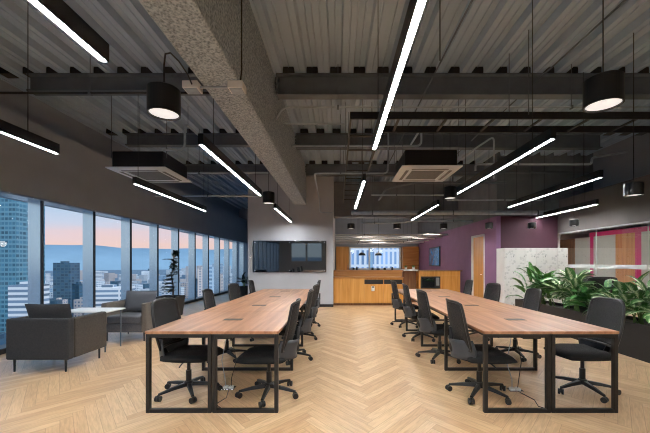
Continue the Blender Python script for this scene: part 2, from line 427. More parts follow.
# corrugated deck
mb = MB(); per = 0.361; ph = 1.41
prof = []
k0 = int((-5.35-ph)/per)-1; k1 = int((10.0-ph)/per)+1
for k in range(k0, k1+1):
    c = ph + k*per
    prof += [(c-0.10, DECK), (c-0.08, DECK+0.10), (c-0.012, DECK+0.10), (c, DECK+0.085), (c+0.012, DECK+0.10), (c+0.08, DECK+0.10), (c+0.10, DECK), (c+0.168, DECK), (c+0.176, DECK+0.016), (c+0.186, DECK+0.016), (c+0.194, DECK)]
vs = [(x, y, z) for y in (YF-0.2, YB+0.2) for x, z in prof]; n = len(prof)
mb.add(vs, [(i, i+1, n+i+1, n+i) for i in range(n-1)])
mb.box(-5.5, 10.2, YF-0.2, YB+0.2, DECK+0.12, DECK+0.2)
struct('ceiling', mb, M['deck'], 'corrugated steel deck ceiling with exposed ribs')
m = MB()
for y in (0.4, 2.75, 5.07, 7.42, 9.75):
    for k in range(k0, k1+1): m.box(ph+k*per-0.086, ph+k*per+0.086, y+0.01, y+0.15, DECK-0.004, DECK+0.098)
ceil_o = bpy.data.objects['ceiling']; m.build('flute_shade_fill', M['black'], ceil_o)  # black boxes standing for the shade inside the flutes above the beams
# steel cross beams (I sections)
for i, y in enumerate((0.4, 2.75, 5.07, 7.42, 9.75, 14.4)):
    for q, (xa, xb) in enumerate(((-4.75, -1.4), (-0.94, 5.9))):
        bd = 0.27 if q == 0 else 0.33
        if y > 10: 
            if q == 0: continue
            xa, xb = -0.1, 4.2
        m = MB()
        m.box(xa, xb, y, y+0.16, DECK-0.025, DECK-0.004)
        m.box(xa, xb, y+0.07, y+0.085, DECK-bd+0.02, DECK-0.02)
        m.box(xa, xb, y, y+0.16, DECK-bd, DECK-bd+0.02)
        # end plate with bolts against the concrete
        ex = xb-0.02 if q == 0 else xa
        m.box(ex, ex+0.02, y-0.02, y+0.18, DECK-bd, DECK-0.02)
        for bz in (0.08, 0.15, 0.22):
            m.box(ex-0.02, ex+0.04, y+0.015, y+0.045, DECK-bz-0.02, DECK-bz+0.02)
        struct('beam_%d' % (2*i+q+1), m, M['steel'], 'grey painted steel I-beam crossing under the deck')
# big sprayed concrete beam running away from the camera
struct('beam_13', MB().box(-1.36, -0.974, YF, 10.2, 3.135, DECK), M['concrete'], 'rough sprayed concrete beam running toward the board wall', bevel=0.02)
struct('beam_14', MB().box(-0.15, 4.3, 11.9, 12.4, 3.0, DECK), M['girder'], 'deep grey girder crossing over the kitchen')

# left facade
m = MB().box(-5.3, WX, YF, YB, 2.41, 3.63); m.box(-5.45, -5.32, YF, YB, 2.41, DECK+0.1)
struct('wall_left', m, M['bulkhead'], 'dark grey bulkhead band above the window line')
struct('trim_1', MB().box(-5.22, -4.96, YF, YB, 0.0, 0.085), M['mullion'], 'dark sill along the foot of the windows', bevel=0.01)
struct('trim_2', MB().box(-5.22, -4.9, YF, YB, 2.385, 2.41), M['fin'], 'pale head trim above the windows')
ys = [5.55+1.19*k for k in range(-11, 11)]
for k, y in enumerate(ys):
    m = MB().box(-5.10, WX-0.012, y-0.012, y+0.012, 0.085, 2.385)
    o = struct('trim_%d' % (k+3), m, M['fin'], 'pale vertical fin between two window panes')
    struct('window_frame', MB().box(WX-0.025, WX, y-0.02, y+0.02, 0.085, 2.385), M['mullion'], parent=o)
    struct('window_frame', MB().box(-5.16, -5.10, y-0.012, y+0.012, 0.085, 2.385), M['fin'], parent=o)
edges = [YF] + ys + [YB]
for k in range(len(edges)-1):
    a, b = edges[k]+0.02, edges[k+1]-0.02
    if b-a < 0.1: continue
    m = MB().add([(-5.14, a, 0.085), (-5.14, b, 0.085), (-5.14, b, 2.385), (-5.14, a, 2.385)], [(0, 1, 2, 3)])
    struct('window_%d' % (k+1), m, M['pane'], 'full-height window pane facing the city')
# wall behind camera
m = MB()
rw = [(-3.95, -2.75), (-2.6, -1.4)]
m.box(-5.45, -3.95, YF-0.15, YF, 0, DECK+0.1); m.box(-2.75, -2.6, YF-0.15, YF, 0, DECK+0.1); m.box(-1.4, 10.1, YF-0.15, YF, 0, DECK+0.1)
for a, b in rw:
    m.box(a, b, YF-0.15, YF, 0, 0.9); m.box(a, b, YF-0.15, YF, 2.42, DECK+0.1)
struct('wall_front', m, M['backwall'], 'plain wall behind the viewpoint')
for k, (a, b) in enumerate(rw):
    struct('window_%d' % (60+k), MB().add([(a, YF-0.1, 0.9), (b, YF-0.1, 0.9), (b, YF-0.1, 2.42), (a, YF-0.1, 2.42)], [(0, 1, 2, 3)]), M['pane'], 'window in the wall behind the viewpoint')
# core with the board
struct('wall_center', MB().box(-2.76, -0.15, 10.2, YB-0.1, 0, DECK+0.1), M['greywall'], 'pale grey core wall carrying the black glass board')
struct('baseboard_center', MB().box(-2.76, -0.14, 10.18, 10.2, 0, 0.085), M['mullion'], 'dark skirting under the board wall')
# far wall in pieces around the kitchen window
wx0, wx1 = (349.6-338)/F*YB, (400-338)/F*YB
wz0, wz1 = H-(269-262.5)/F*YB, H+(262.5-247.6)/F*YB
m = MB()
m.box(-5.45, wx0, YB-0.05, YB+0.15, 0, DECK+0.1); m.box(wx1, 10.1, YB-0.05, YB+0.15, 0, DECK+0.1)
m.box(wx0, wx1, YB-0.05, YB+0.15, 0, wz0); m.box(wx0, wx1, YB-0.05, YB+0.15, wz1, DECK+0.1)
struct('wall_back', m, M['bulkhead'], 'far end wall around the kitchen window')
m = MB()
for xa, xb in ((wx0-0.03, wx0+0.05), (wx1-0.05, wx1+0.03), (wx0+1.02, wx0+1.10)):
    m.box(xa, xb, YB-0.1, YB-0.02, wz0, wz1)
m.box(wx0, wx1, YB-0.1, YB-0.02, wz0-0.03, wz0+0.05); m.box(wx0, wx1, YB-0.1, YB-0.02, wz1-0.04, wz1+0.02)
wk = struct('window_30', MB().add([(wx0, YB, wz0), (wx1, YB, wz0), (wx1, YB, wz1), (wx0, YB, wz1)], [(0, 1, 2, 3)]), M['pane'], 'kitchen window at the far end of the room')
struct('window_frame', m, M['white'], parent=wk)
# purple side wall with door opening
PX = 4.3
dy0, dy1, dz = 9.77, 10.69, 2.17
m = MB()
m.box(PX, PX+0.12, 9.05, dy0, 0, 2.62); m.box(PX, PX+0.12, dy1, YB-0.05, 0, 2.62); m.box(PX, PX+0.12, dy0, dy1, dz, 2.62)
struct('wall_right_upper', MB().box(PX, PX+0.12, 9.2, YB-0.05, 2.62, DECK+0.1), M['girder'], 'grey painted upper part above the purple wall')
struct('wall_right', m, M['purple'], 'purple wall beside the kitchen')
d = struct('door_1', MB().box(PX+0.03, PX+0.07, dy0+0.03, dy1-0.05, 0.01, dz-0.03), M['oak'], 'oak door in the purple wall')
m = MB(); m.box(PX-0.02, PX+0.13, dy1-0.05, dy1+0.02, 0, dz+0.02); m.box(PX-0.02, PX+0.13, dy0-0.02, dy0+0.03, 0, dz+0.02); m.box(PX-0.02, PX+0.13, dy0, dy1, dz-0.03, dz+0.03)
struct('door_frame', m, M['white'], parent=d)
m = MB(); m.cyl((PX+0.03, dy0+0.11, 1.0), (PX-0.03, dy0+0.11, 1.0), 0.01, n=8); m.cyl((PX-0.03, dy0+0.11, 1.0), (PX-0.03, dy0+0.24, 1.0), 0.009, n=8)
struct('door_handle', m, M['chrome'], parent=d)
struct('wall_plum', MB().box(PX+0.12, 5.97, 9.05, 9.2, 0, 2.62), M['plum'], 'dark plum wall above the white lockers')
struct('wall_upper', MB().box(PX, 7.0, 9.0, 9.2, 2.62, DECK+0.1), M['girder'], 'grey drop panel above the plum wall')
# glazed meeting room side
GX = 5.97
struct('wall_bulkhead', MB().box(GX, GX+0.15, YF, 9.2, 2.16, 3.05), M['bulkhead2'], 'grey bulkhead above the glass partition')
ge = [9.03, 7.75, 6.45, 5.15, 3.85, 2.55, 1.25]
m = MB()
for y in ge: m.box(GX+0.03, GX+0.05, y-0.004, y+0.004, 0, 2.16)
m.box(GX+0.02, GX+0.06, 1.25, 9.03, 2.13, 2.16); m.box(GX+0.02, GX+0.06, 1.25, 9.03, 0, 0.04)
gf = struct('trim_40', m, M['frostpanel'], 'slim pale frame of the glass partition')
for k in range(len(ge)-1):
    a, b = ge[k+1]+0.012, ge[k]-0.012
    w = struct('window_%d' % (40+k), MB().add([(GX+0.04, a, 0.04), (GX+0.04, b, 0.04), (GX+0.04, b, 2.13), (GX+0.04, a, 2.13)], [(0, 1, 2, 3)]), M['pglass'], 'clear glass partition pane with a frosted band')
    struct('window_strip', MB().box(GX+0.03, GX+0.036, a, b, 1.225, 1.31), M['frost'], parent=w)
struct('wall_plenum', MB().box(6.9, 7.0, YF, 9.2, 2.6, DECK+0.1), M['bulkhead'], 'grey upper wall added above the meeting room ceiling to catch light')  # added surface catching light in the dark void over the meeting rooms
struct('ceiling_meeting', MB().box(GX+0.15, 10.0, YF, 13.2, 2.5, 2.6), M['ceilwhite'], 'white ceiling over the meeting rooms')
struct('wall_end', MB().box(GX-0.1, 10.0, 13.1, 13.25, 0, DECK+0.1), M['white'], 'white end wall of the meeting corridor')
struct('wall_far', MB().box(9.95, 10.1, YF, YB, 0, DECK+0.1), M['backwall'], 'outer wall past the meeting rooms')
struct('wall_meeting_side', MB().box(GX, GX+0.1, 9.2, 13.2, 0, DECK+0.1), M['oakdark'], 'dark wood return wall behind the lockers')
# inner magenta-framed partition, X = 8.5
IX = 8.5
seg = [(12.75, 11.94, 'oakdark'), (11.94, 11.23, 'frostpanel'), (11.23, 11.08, 'magenta'), (11.08, 10.2, 'frostpanel'), (10.2, 9.53, 'orangewood'), (9.53, 9.33, 'magenta'), (9.33, 7.6, 'frostpanel'), (7.6, 7.45, 'magenta'), (7.45, 5.0, 'frostpanel'), (5.0, 1.0, 'orangewood')]
pi_ = 50
for a, b, mm in seg:
    struct('trim_%d' % pi_, MB().box(IX, IX+0.06, b, a, 0, 2.22), M[mm], {'magenta': 'magenta post of the inner meeting room front', 'frostpanel': 'frosted panel of the inner meeting room front', 'orangewood': 'warm wood panel of the inner meeting room front', 'oakdark': 'dark panel at the end of the meeting room front'}[mm]); pi_ += 1
struct('trim_%d' % pi_, MB().box(IX-0.02, IX+0.08, 1.0, 11.23, 2.22, 2.36), M['magenta'], 'magenta head rail of the inner meeting room front')

# ------------------------------------------------------------------ lights
LG = 'linear LED lights hung in rows'
def linear(x, y0, y1, label, z=2.56, cable_top=DECK):
    inset = 0.1 if 'cassette' in label and x < 0 else 0.35
    t = thing('linear_pendant_light', label, 'light', (x, (y0+y1)/2, z), 0, LG)
    h = (y1-y0)/2; w = 0.026
    m = MB(); m.box(-w, -w+0.006, -h, h, 0, 0.11); m.box(w-0.006, w, -h, h, 0, 0.11); m.box(-w, w, -h, h, 0.104, 0.11); m.box(-w, w, -h, -h+0.006, 0, 0.11); m.box(-w, w, h-0.006, h, 0, 0.11)
    m.build('housing', M['black'], t)
    MB().box(-w+0.0145, w-0.0145, -h+0.01, h-0.01, 0.002, 0.02).build('diffuser', M['strip'], t)
    for s in (-1, 1):
        MB().cyl((0, s*(h-inset), 0.11), (0, s*(h-inset), cable_top-z), 0.004, n=6).build('suspension_cable', M['black'], t)
    return t
for x, y0, y1, lab in (
    (-3.11, 1.05, 3.69, 'black linear LED light in the row along the windows, first from the near end'),
    (-3.11, 5.08, 7.82, 'black linear LED light hanging below the window-side ceiling cassette'),
    (-1.4, -0.65, 2.0, 'black linear LED light before the concrete beam, cut by the top edge of the view'),
    (-1.4, 3.39, 6.0, 'black linear LED light above the window-side table, beyond the cylinder spotlight'),
    (-1.4, 7.37, 9.9, 'short-looking linear LED light just in front of the black glass board'),
    (0.385, 0.95, 3.55, 'long bright linear LED light over the aisle, nearer one of that row'),
    (0.385, 4.90, 7.47, 'linear LED light over the aisle, farther one of that row'),
    (2.09, 3.23, 5.81, 'thick black linear LED light above the planter-side table'),
    (2.09, 6.95, 9.45, 'linear LED light past the aisle-side ceiling cassette, toward the kitchen'),
    (3.72, 4.70, 7.28, 'black linear LED light above the gap between planter-side table and plants'),
    (5.36, 6.88, 9.0, 'linear LED light alongside the glass partition near the lockers')):
    linear(x, y0, y1, lab)

def downlight(x, y, z, label, d=0.26, hgt=0.26, cord=True):
    t = thing('cylinder_downlight', label, 'light', (x, y, z), 0, 'black cylinder spotlights')
    r = d/2
    prof_ = [(r-0.012, 0.03), (r-0.012, 0.0), (r, 0.0), (r, hgt), (r-0.01, hgt+0.008), (0.02, hgt+0.008)]
    m = MB(); m.lathe(prof_, 32); m.build('housing', M['black'], t, smooth=False)
    MB().lathe([(r-0.014, 0.012), (r-0.014, 0.02)], 32).build('diffuser', M['disc'], t)
    if cord: MB().cyl((0, 0, hgt), (0, 0, DECK-z), 0.005, n=6).build('cord', M['black'], t)
    return t
dl = downlight(-1.4, 2.68, 2.55, 'large black cylinder spotlight with a looping cord to the concrete beam', 0.245, 0.2, cord=False)
pts = []
for k in range(13):
    a = k/12
    pts.append((0.16*a*a + 0.0, 0.62*a, 0.27 + 0.27*math.sin(PI*min(1, a*1.15))**0.8*1.0 + 0.25*a))
MB().tube([(0, 0, 0.2), (0, 0, 0.40), (0.0, 0.02, 0.50), (-0.0, 0.10, 0.56), (0.0, 0.25, 0.58), (0.0, 0.42, 0.56), (-0.02, 0.56, 0.54)], 0.007, 8).build('cord', M['black'], dl, smooth=True)
downlight(2.03, 2.55, 2.56, 'large black cylinder spotlight on a straight cord above the planter-side table', 0.255, 0.2)
downlight(-1.4, 6.72, 2.55, 'black cylinder spotlight between the window-side table lights, before the board', 0.24, 0.22)
downlight(2.12, 6.3, 2.57, 'black cylinder spotlight just beyond the aisle-side ceiling cassette', 0.23, 0.21)
downlight(3.72, 4.19, 2.2, 'black cylinder spotlight beside the grey bulkhead over the planter', 0.2, 0.15)
for u, lab in ((351, 'small black spotlight before the kitchen, beside the pale wall edge'), (397, 'small black spotlight before the kitchen window'), (443.5, 'small black spotlight before the purple wall')):
    p = P(u, 228, 11.2); downlight(p[0], p[1], p[2]-0.03, lab, 0.25, 0.17)
for u, v, Y, lab in ((489, 228.5, 8.45, 'small black spotlight in front of the plum wall, beside the oak door'), (532, 228.5, 8.2, 'small black spotlight above the white lockers'), (574, 226, 7.6, 'small black spotlight against the grey bulkhead')):
    p = P(u, v, Y); downlight(p[0], p[1], p[2], lab, 0.19, 0.14)
# recessed panels in the meeting-room ceiling
for (x, y, lab) in ((6.9, 10.6, 'flat bright ceiling light behind the lockers corner'), (7.3, 6.6, 'flat bright ceiling light over the white meeting table'), (7.3, 3.4, 'flat bright ceiling light in the meeting room beyond the plants')):
    t = thing('ceiling_light', lab, 'light', (x, y, 2.5), 0, 'flat ceiling lights in the meeting rooms')
    m = MB(); m.box(-0.32, 0.32, -0.32, -0.3, -0.03, 0); m.box(-0.32, 0.32, 0.3, 0.32, -0.03, 0); m.box(-0.32, -0.3, -0.32, 0.32, -0.03, 0); m.box(0.3, 0.32, -0.32, 0.32, -0.03, 0)
    m.build('frame', M['white'], t); MB().box(-0.3, 0.3, -0.3, 0.3, -0.02, -0.001).build('diffuser', M['panelled'], t)

# ------------------------------------------------------------------ ceiling cassettes
def cassette(x0, x1, y0, y1, z, label):
    t = thing('air_conditioner_cassette', label, 'air conditioner', ((x0+x1)/2, (y0+y1)/2, z))
    a, b = (x1-x0)/2, (y1-y0)/2
    MB().box(-a+0.06, a-0.06, -b+0.06, b-0.06, 0.035, 0.30).build('body', M['black'], t, bevel=0.02)
    # panel with opening
    m = MB()
    for i, (p, q, zz) in enumerate(((1.0, 1.0, 0.03), (1.0, 1.0, 0.012), (0.84, 0.84, 0.0), (0.60, 0.60, 0.0), (0.58, 0.58, 0.02))):
        m.v += [(-a*p, -b*q, zz), (a*p, -b*q, zz), (a*p, b*q, zz), (-a*p, b*q, zz)]
    for i in range(4):
        for k in range(4): m.f.append((i*4+k, i*4+(k+1) % 4, (i+1)*4+(k+1) % 4, (i+1)*4+k))
    m.f.append((0, 1, 2, 3))
    m.build('panel', M['acwhite'], t)
    g = MB()
    for k in range(11):
        yy = -b*0.55 + 1.1*b*k/10; g.box(-a*0.56, a*0.56, yy-0.006, yy+0.012, 0.004, 0.016)
    g.build('grille', M['acgrille'], t)
    for s in (-1, 1):
        o = MB().box(-a*0.62, a*0.62, -0.025, 0.025, -0.006, 0.002).build('air_flap', M['acgrille'], t, bevel=0.004); o.location = (0, s*b*0.74, 0)
        o2 = MB().box(-0.025, 0.025, -b*0.62, b*0.62, -0.006, 0.002).build('air_flap', M['acgrille'], t, bevel=0.004); o2.location = (s*a*0.74, 0, 0)
    for sx in (-1, 1):
        for sy in (-1, 1):
            MB().cyl((sx*(a-0.03), sy*(b-0.1), 0.2), (sx*(a-0.03), sy*(b-0.1), DECK-z), 0.005, n=6).build('hanging_rod', M['steel'], t)
    return t
cassette(-3.69, -2.74, 5.28, 6.25, 2.85, 'pale ceiling cassette air conditioner hanging beside the window bulkhead')
cassette(1.0, 1.95, 5.2, 6.2, 2.85, 'pale ceiling cassette air conditioner hanging over the aisle side of the planter-side table')

# ------------------------------------------------------------------ ceiling services
def ladder(pts_rails, rungs, label, hangers):
    t = thing('cable_ladder', label, 'cable tray')
    for b_ in pts_rails: MB().box(*b_).build('rail', M['black'], t)
    for b_ in rungs: MB().box(*b_).build('rung', M['black'], t)
    for x, y in hangers: MB().cyl((x, y, 3.2), (x, y, DECK), 0.006, n=6).build('hanging_rod', M['steel'], t)
z0, z1 = 3.15, 3.24
ladder([(0.15, 5.9, 4.15, 4.17, z0, z1), (0.6, 5.9, 4.58, 4.6, z0, z1), (0.15, 0.17, 4.17, 10.0, z0, z1), (0.58, 0.6, 4.6, 10.0, z0, z1)],
       [(x, x+0.03, 4.17, 4.58, z0+0.01, z0+0.03) for x in [0.75+0.6*k for k in range(9)]] + [(0.17, 0.58, y, y+0.03, z0+0.01, z0+0.03) for y in [4.75+0.6*k for k in range(9)]],
       'black cable ladder crossing the ceiling and turning toward the kitchen',
       [(2.37, 4.14), (2.37, 4.61), (4.6, 4.14), (4.6, 4.61), (0.14, 6.0), (0.61, 6.0), (0.14, 8.6), (0.61, 8.6)])
CN = [0]
def conduit(pts, r, label, m='galv', hang=()):
    # rounded elbows
    out = [Vector(pts[0])]
    for k in range(1, len(pts)-1):
        a, b, c = Vector(pts[k-1]), Vector(pts[k]), Vector(pts[k+1])
        rad = min(0.1, (a-b).length/2, (c-b).length/2)
        p0 = b+(a-b).normalized()*rad; p1 = b+(c-b).normalized()*rad
        for q in range(5):
            s = q/4; out.append(p0*(1-s)**2 + b*2*s*(1-s) + p1*s*s)
    out.append(Vector(pts[-1]))
    if hang:
        t = thing('conduit_pipe', label, 'pipe')
        MB().tube(out, r, 8).build('tube', M[m], t, smooth=True)
        for x, y, z in hang:
            MB().cyl((x, y, z), (x, y, DECK), 0.005, n=6).build('hanging_rod', M['steel'], t)
            MB().box(x-0.012, x+0.012, y-r-0.012, y+r+0.012, z-r-0.01, z+r+0.01).build('clamp', M['steel'], t)
    else:
        o = MB().tube(out, r, 8).build('conduit_pipe', M[m], smooth=True); tag(o, label, 'pipe')
conduit([(-0.9, 4.85, 3.45), (-0.8, 4.85, 3.62), (-0.55, 4.85, 3.62), (1.9, 4.85, 3.62), (5.8, 4.85, 3.62)], 0.013, 'thin galvanized conduit just below the first full steel beam, bent down at the concrete beam', hang=((0.0, 4.85, 3.62), (3.4, 4.85, 3.62)))
conduit([(-0.9, 5.63, 3.7), (0.1, 5.63, 3.7)], 0.012, 'short galvanized conduit stub beside the concrete beam', )
conduit([(-0.9, 6.4, 3.6), (1.6, 6.4, 3.6), (1.6, 6.4, 3.95), (1.6, 7.3, 3.95)], 0.02, 'galvanized pipe beside the concrete beam turning up to the second beam', hang=((0.2, 6.4, 3.6),))
conduit([(-0.15, 9.5, 2.78), (-0.52, 9.5, 2.78), (-0.52, 9.3, 3.1), (-0.46, 6.5, 3.1), (0.98, 6.5, 3.1), (0.98, 6.5, 3.9)], 0.016, 'pale conduit loop hanging in front of the board wall', hang=((0.05, 6.5, 3.1),))
conduit([(0.35, 8.7, 2.66), (5.7, 8.7, 2.66)], 0.055, 'thick pale grey pipe crossing before the kitchen', hang=((0.9, 8.7, 2.66), (3.0, 8.7, 2.66), (5.2, 8.7, 2.66)))
conduit([(2.6, 6.3, 3.1), (2.6, 6.3, 3.22), (4.8, 6.3, 3.22), (4.8, 6.3, 3.34), (5.85, 6.75, 3.6)], 0.02, 'galvanized sprinkler pipe with a step beside the planter-side light row', hang=((3.4, 6.3, 3.22),))
conduit([(2.35, 6.3, 3.35), (2.95, 6.3, 3.75), (2.95, 6.3, 2.95)], 0.016, 'thin pale pipe making a triangle above the planter-side light row')
conduit([(-4.6, 7.2, 3.3), (-1.5, 7.2, 3.3)], 0.02, 'galvanized pipe crossing behind the window-side cassette', hang=((-3.0, 7.2, 3.3),))
conduit([(-2.62, 5.0, 3.05), (-2.3, 5.0, 3.05), (-2.3, 5.0, 3.45), (-2.3, 7.0, 3.5)], 0.017, 'pale drain pipe elbow beside the window-side cassette')
conduit([(-1.8, 8.2, 3.0), (-4.5, 8.2, 3.0)], 0.025, 'grey pipe crossing high before the far windows', hang=((-3.2, 8.2, 3.0),))
conduit([(0.7, 7.7, 3.45), (5.8, 7.7, 3.45)], 0.03, 'dark sprinkler main crossing above the thick grey pipe', 'steel', hang=((2.0, 7.7, 3.45), (4.4, 7.7, 3.45)))
conduit([(-4.6, 4.3, 3.55), (-1.5, 4.3, 3.55)], 0.016, 'dark conduit under the steel beam on the window side', 'black', hang=((-3.2, 4.3, 3.55),))
conduit([(1.3, 2.2, 3.9), (1.3, 9.6, 3.9)], 0.011, 'thin dark conduit running with the deck ribs over the aisle', 'steel')
conduit([(3.0, 1.5, 4.1), (3.0, 9.6, 4.1)], 0.011, 'thin dark conduit running with the deck ribs over the planter-side table', 'steel')
for k, (y, z) in enumerate(((12.7, 2.42), (13.5, 2.40), (14.5, 2.40), (15.4, 2.38), (16.3, 2.36), (17.2, 2.34))):
    conduit([(-0.1, y, z), (4.2, y, z)], 0.03, ('first', 'second', 'third', 'fourth', 'fifth', 'last')[k] + ' pale pipe crossing under the kitchen ceiling, counted from the front', 'white', hang=((1.0, y, z), (3.2, y, z)))
conduit([(3.0, 3.2, DECK), (3.0, 3.2, 3.95), (3.25, 3.2, 3.95), (3.25, 3.2, 3.3)], 0.007, 'thin black rod bracket hanging from the deck over the planter-side table', 'black')
conduit([(0.72, 3.2, DECK), (0.72, 3.2, 4.0), (0.98, 3.2, 4.0), (0.98, 3.2, 3.3)], 0.006, 'thin black rod bracket hanging from the deck beside the aisle light', 'black')
conduit([(0.75, 9.9, 2.82), (4.2, 9.9, 2.82)], 0.022, 'slim pale pipe just beyond the thick grey pipe, toward the kitchen', 'white', hang=((1.6, 9.9, 2.82), (3.4, 9.9, 2.82)))
conduit([(0.8, 8.0, 2.98), (2.6, 8.0, 2.98), (2.6, 8.0, 2.86), (4.9, 8.0, 2.86)], 0.018, 'slim stepped conduit just above and before the thick grey pipe', hang=((1.4, 8.0, 2.98), (4.0, 8.0, 2.86)))
conduit([(0.75, 10.9, 2.66), (1.9, 10.9, 2.66), (2.4, 10.4, 2.66), (4.2, 10.4, 2.66)], 0.03, 'bent grey pipe crossing over the front of the kitchen counter', hang=((1.2, 10.9, 2.66), (3.6, 10.4, 2.66)))
conduit([(1.3, 10.6, 3.35), (1.3, 9.0, 3.35), (1.9, 8.3, 3.35), (4.2, 8.3, 3.35)], 0.03, 'angled grey pipe above the thick grey pipe', 'steel', hang=((1.3, 9.4, 3.35), (3.4, 8.3, 3.35)))
# junction boxes under the concrete beam
t = thing('junction_box', 'grey junction box on the underside edge of the concrete beam ', 'junction box', (-1.44, 3.3, 3.06))
MB().box(-0.075, 0.075, -0.07, 0.07, 0, 0.07).build('housing', M['white'], t, bevel=0.006); MB().box(-0.06, 0.06, -0.055, 0.055, -0.006, 0).build('cover', M['galv'], t)
MB().cyl((0.07, 0, 0.035), (0.37, 0, 0.035), 0.012, n=8).build('tube', M['galv'], t)
t = thing('junction_box', 'grey junction box at the aisle edge of the concrete beam with a rising cable', 'junction box', (-1.0, 3.3, 3.06))
MB().box(-0.075, 0.075, -0.07, 0.07, 0, 0.07).build('housing', M['white'], t, bevel=0.006); MB().box(-0.06, 0.06, -0.055, 0.055, -0.006, 0).build('cover', M['galv'], t)
MB().tube([(0.03, 0, 0.07), (0.045, 0, 0.2), (0.045, 0, DECK-3.06)], 0.008, 6).build('cord', M['black'], t)

# ------------------------------------------------------------------ conference tables
def table(x0, x1, y0, label):
    t = thing('conference_table', label, 'table', ((x0+x1)/2, y0, 0))
    w = (x1-x0)/2; L_ = 1.2; th = 0.026
    for k in range(4):
        top = MB().box(-w, w, k*L_+0.0012, (k+1)*L_-0.0012, 0.74-th, 0.74).build('tabletop', M['table'], t, bevel=0.003)
        g = MB().box(-0.05, 0.05, -0.1, 0.1, 0.7385, 0.743).build('cable_flap', M['black'], top, bevel=0.002); g.location = (0, k*L_+0.62, 0); g.rotation_euler = (0, 0, R(90))
    s = 0.034
    def loop(y, xa, xb, name='leg_frame'):
        m = MB()
        m.box(xa, xa+s, y, y+s*1.2, 0, 0.714); m.box(xb-s, xb, y, y+s*1.2, 0, 0.714)
        m.box(xa+s, xb-s, y, y+s*1.2, 0, s); m.box(xa+s, xb-s, y, y+s*1.2, 0.714-s, 0.714)
        m.build(name, M['black'], t, bevel=0.003)
    for y in (0.004, 4*L_-s*1.2-0.004):
        loop(y, -w+0.006, -0.004); loop(y, 0.004, w-0.006)
    for k in (1, 2, 3): loop(k*L_-s*0.6, -w+0.03, w-0.03)
    for sx in (-1, 1): MB().box(sx*(w-0.06)-0.015, sx*(w-0.06)+0.015, 0.05, 4*L_-0.05, 0.675, 0.713).build('side_rail', M['black'], t)
    MB().box(-0.09, 0.09, 0.3, 4*L_-0.3, 0.60, 0.66).build('cable_channel', M['black'], t, bevel=0.008)
    return t
table(-1.742, -0.536, 3.0, 'long wooden conference table with black frame, on the window side of the aisle')
table(1.315, 2.536, 3.0, 'long wooden conference table with black frame, on the planter side of the aisle')
# floor boxes and cables
for (x, y, lab, lc) in ((-1.18, 3.59, 'small white floor outlet under the window-side table', 'window-side'), (1.88, 3.54, 'small white floor outlet under the planter-side table', 'planter-side')):
    t = thing('floor_outlet', lab, 'outlet', (x, y, 0))
    MB().box(-0.07, 0.07, -0.05, 0.05, 0, 0.012).build('plate', M['chrome'], t, bevel=0.003)
    for sx in (-0.03, 0.03): MB().box(sx-0.022, sx+0.022, -0.03, 0.03, 0.012, 0.03).build('plug', M['white'], t, bevel=0.004)
    for j, off in enumerate((-0.03, 0.03)):
        s = 1 if j else -1
        o = MB().tube([(x+off, y, 0.031), (x+off*1.2, y-0.01, 0.12), (x+off*2+s*0.02, y+0.02, 0.3), (x+off*1.4, y+0.02, 0.48), (x+off*0.8, y+0.02, 0.597)], 0.004, 6).build('power_cable', M['black'] if j else M['galv'], smooth=True)
        tag(o, ('black' if j else 'grey') + ' power cable rising from the floor outlet under the %s table' % lc, 'cable')
    o = MB().tube([(x+0.02, y-0.06, 0.004), (x+0.06, y-0.25, 0.004), (x+0.01, y-0.4, 0.004), (x+0.1, y-0.5, 0.004)], 0.004, 6).build('power_cable', M['black'], smooth=True)
    tag(o, 'black cable lying on the floor before the %s table outlet' % lc, 'cable')

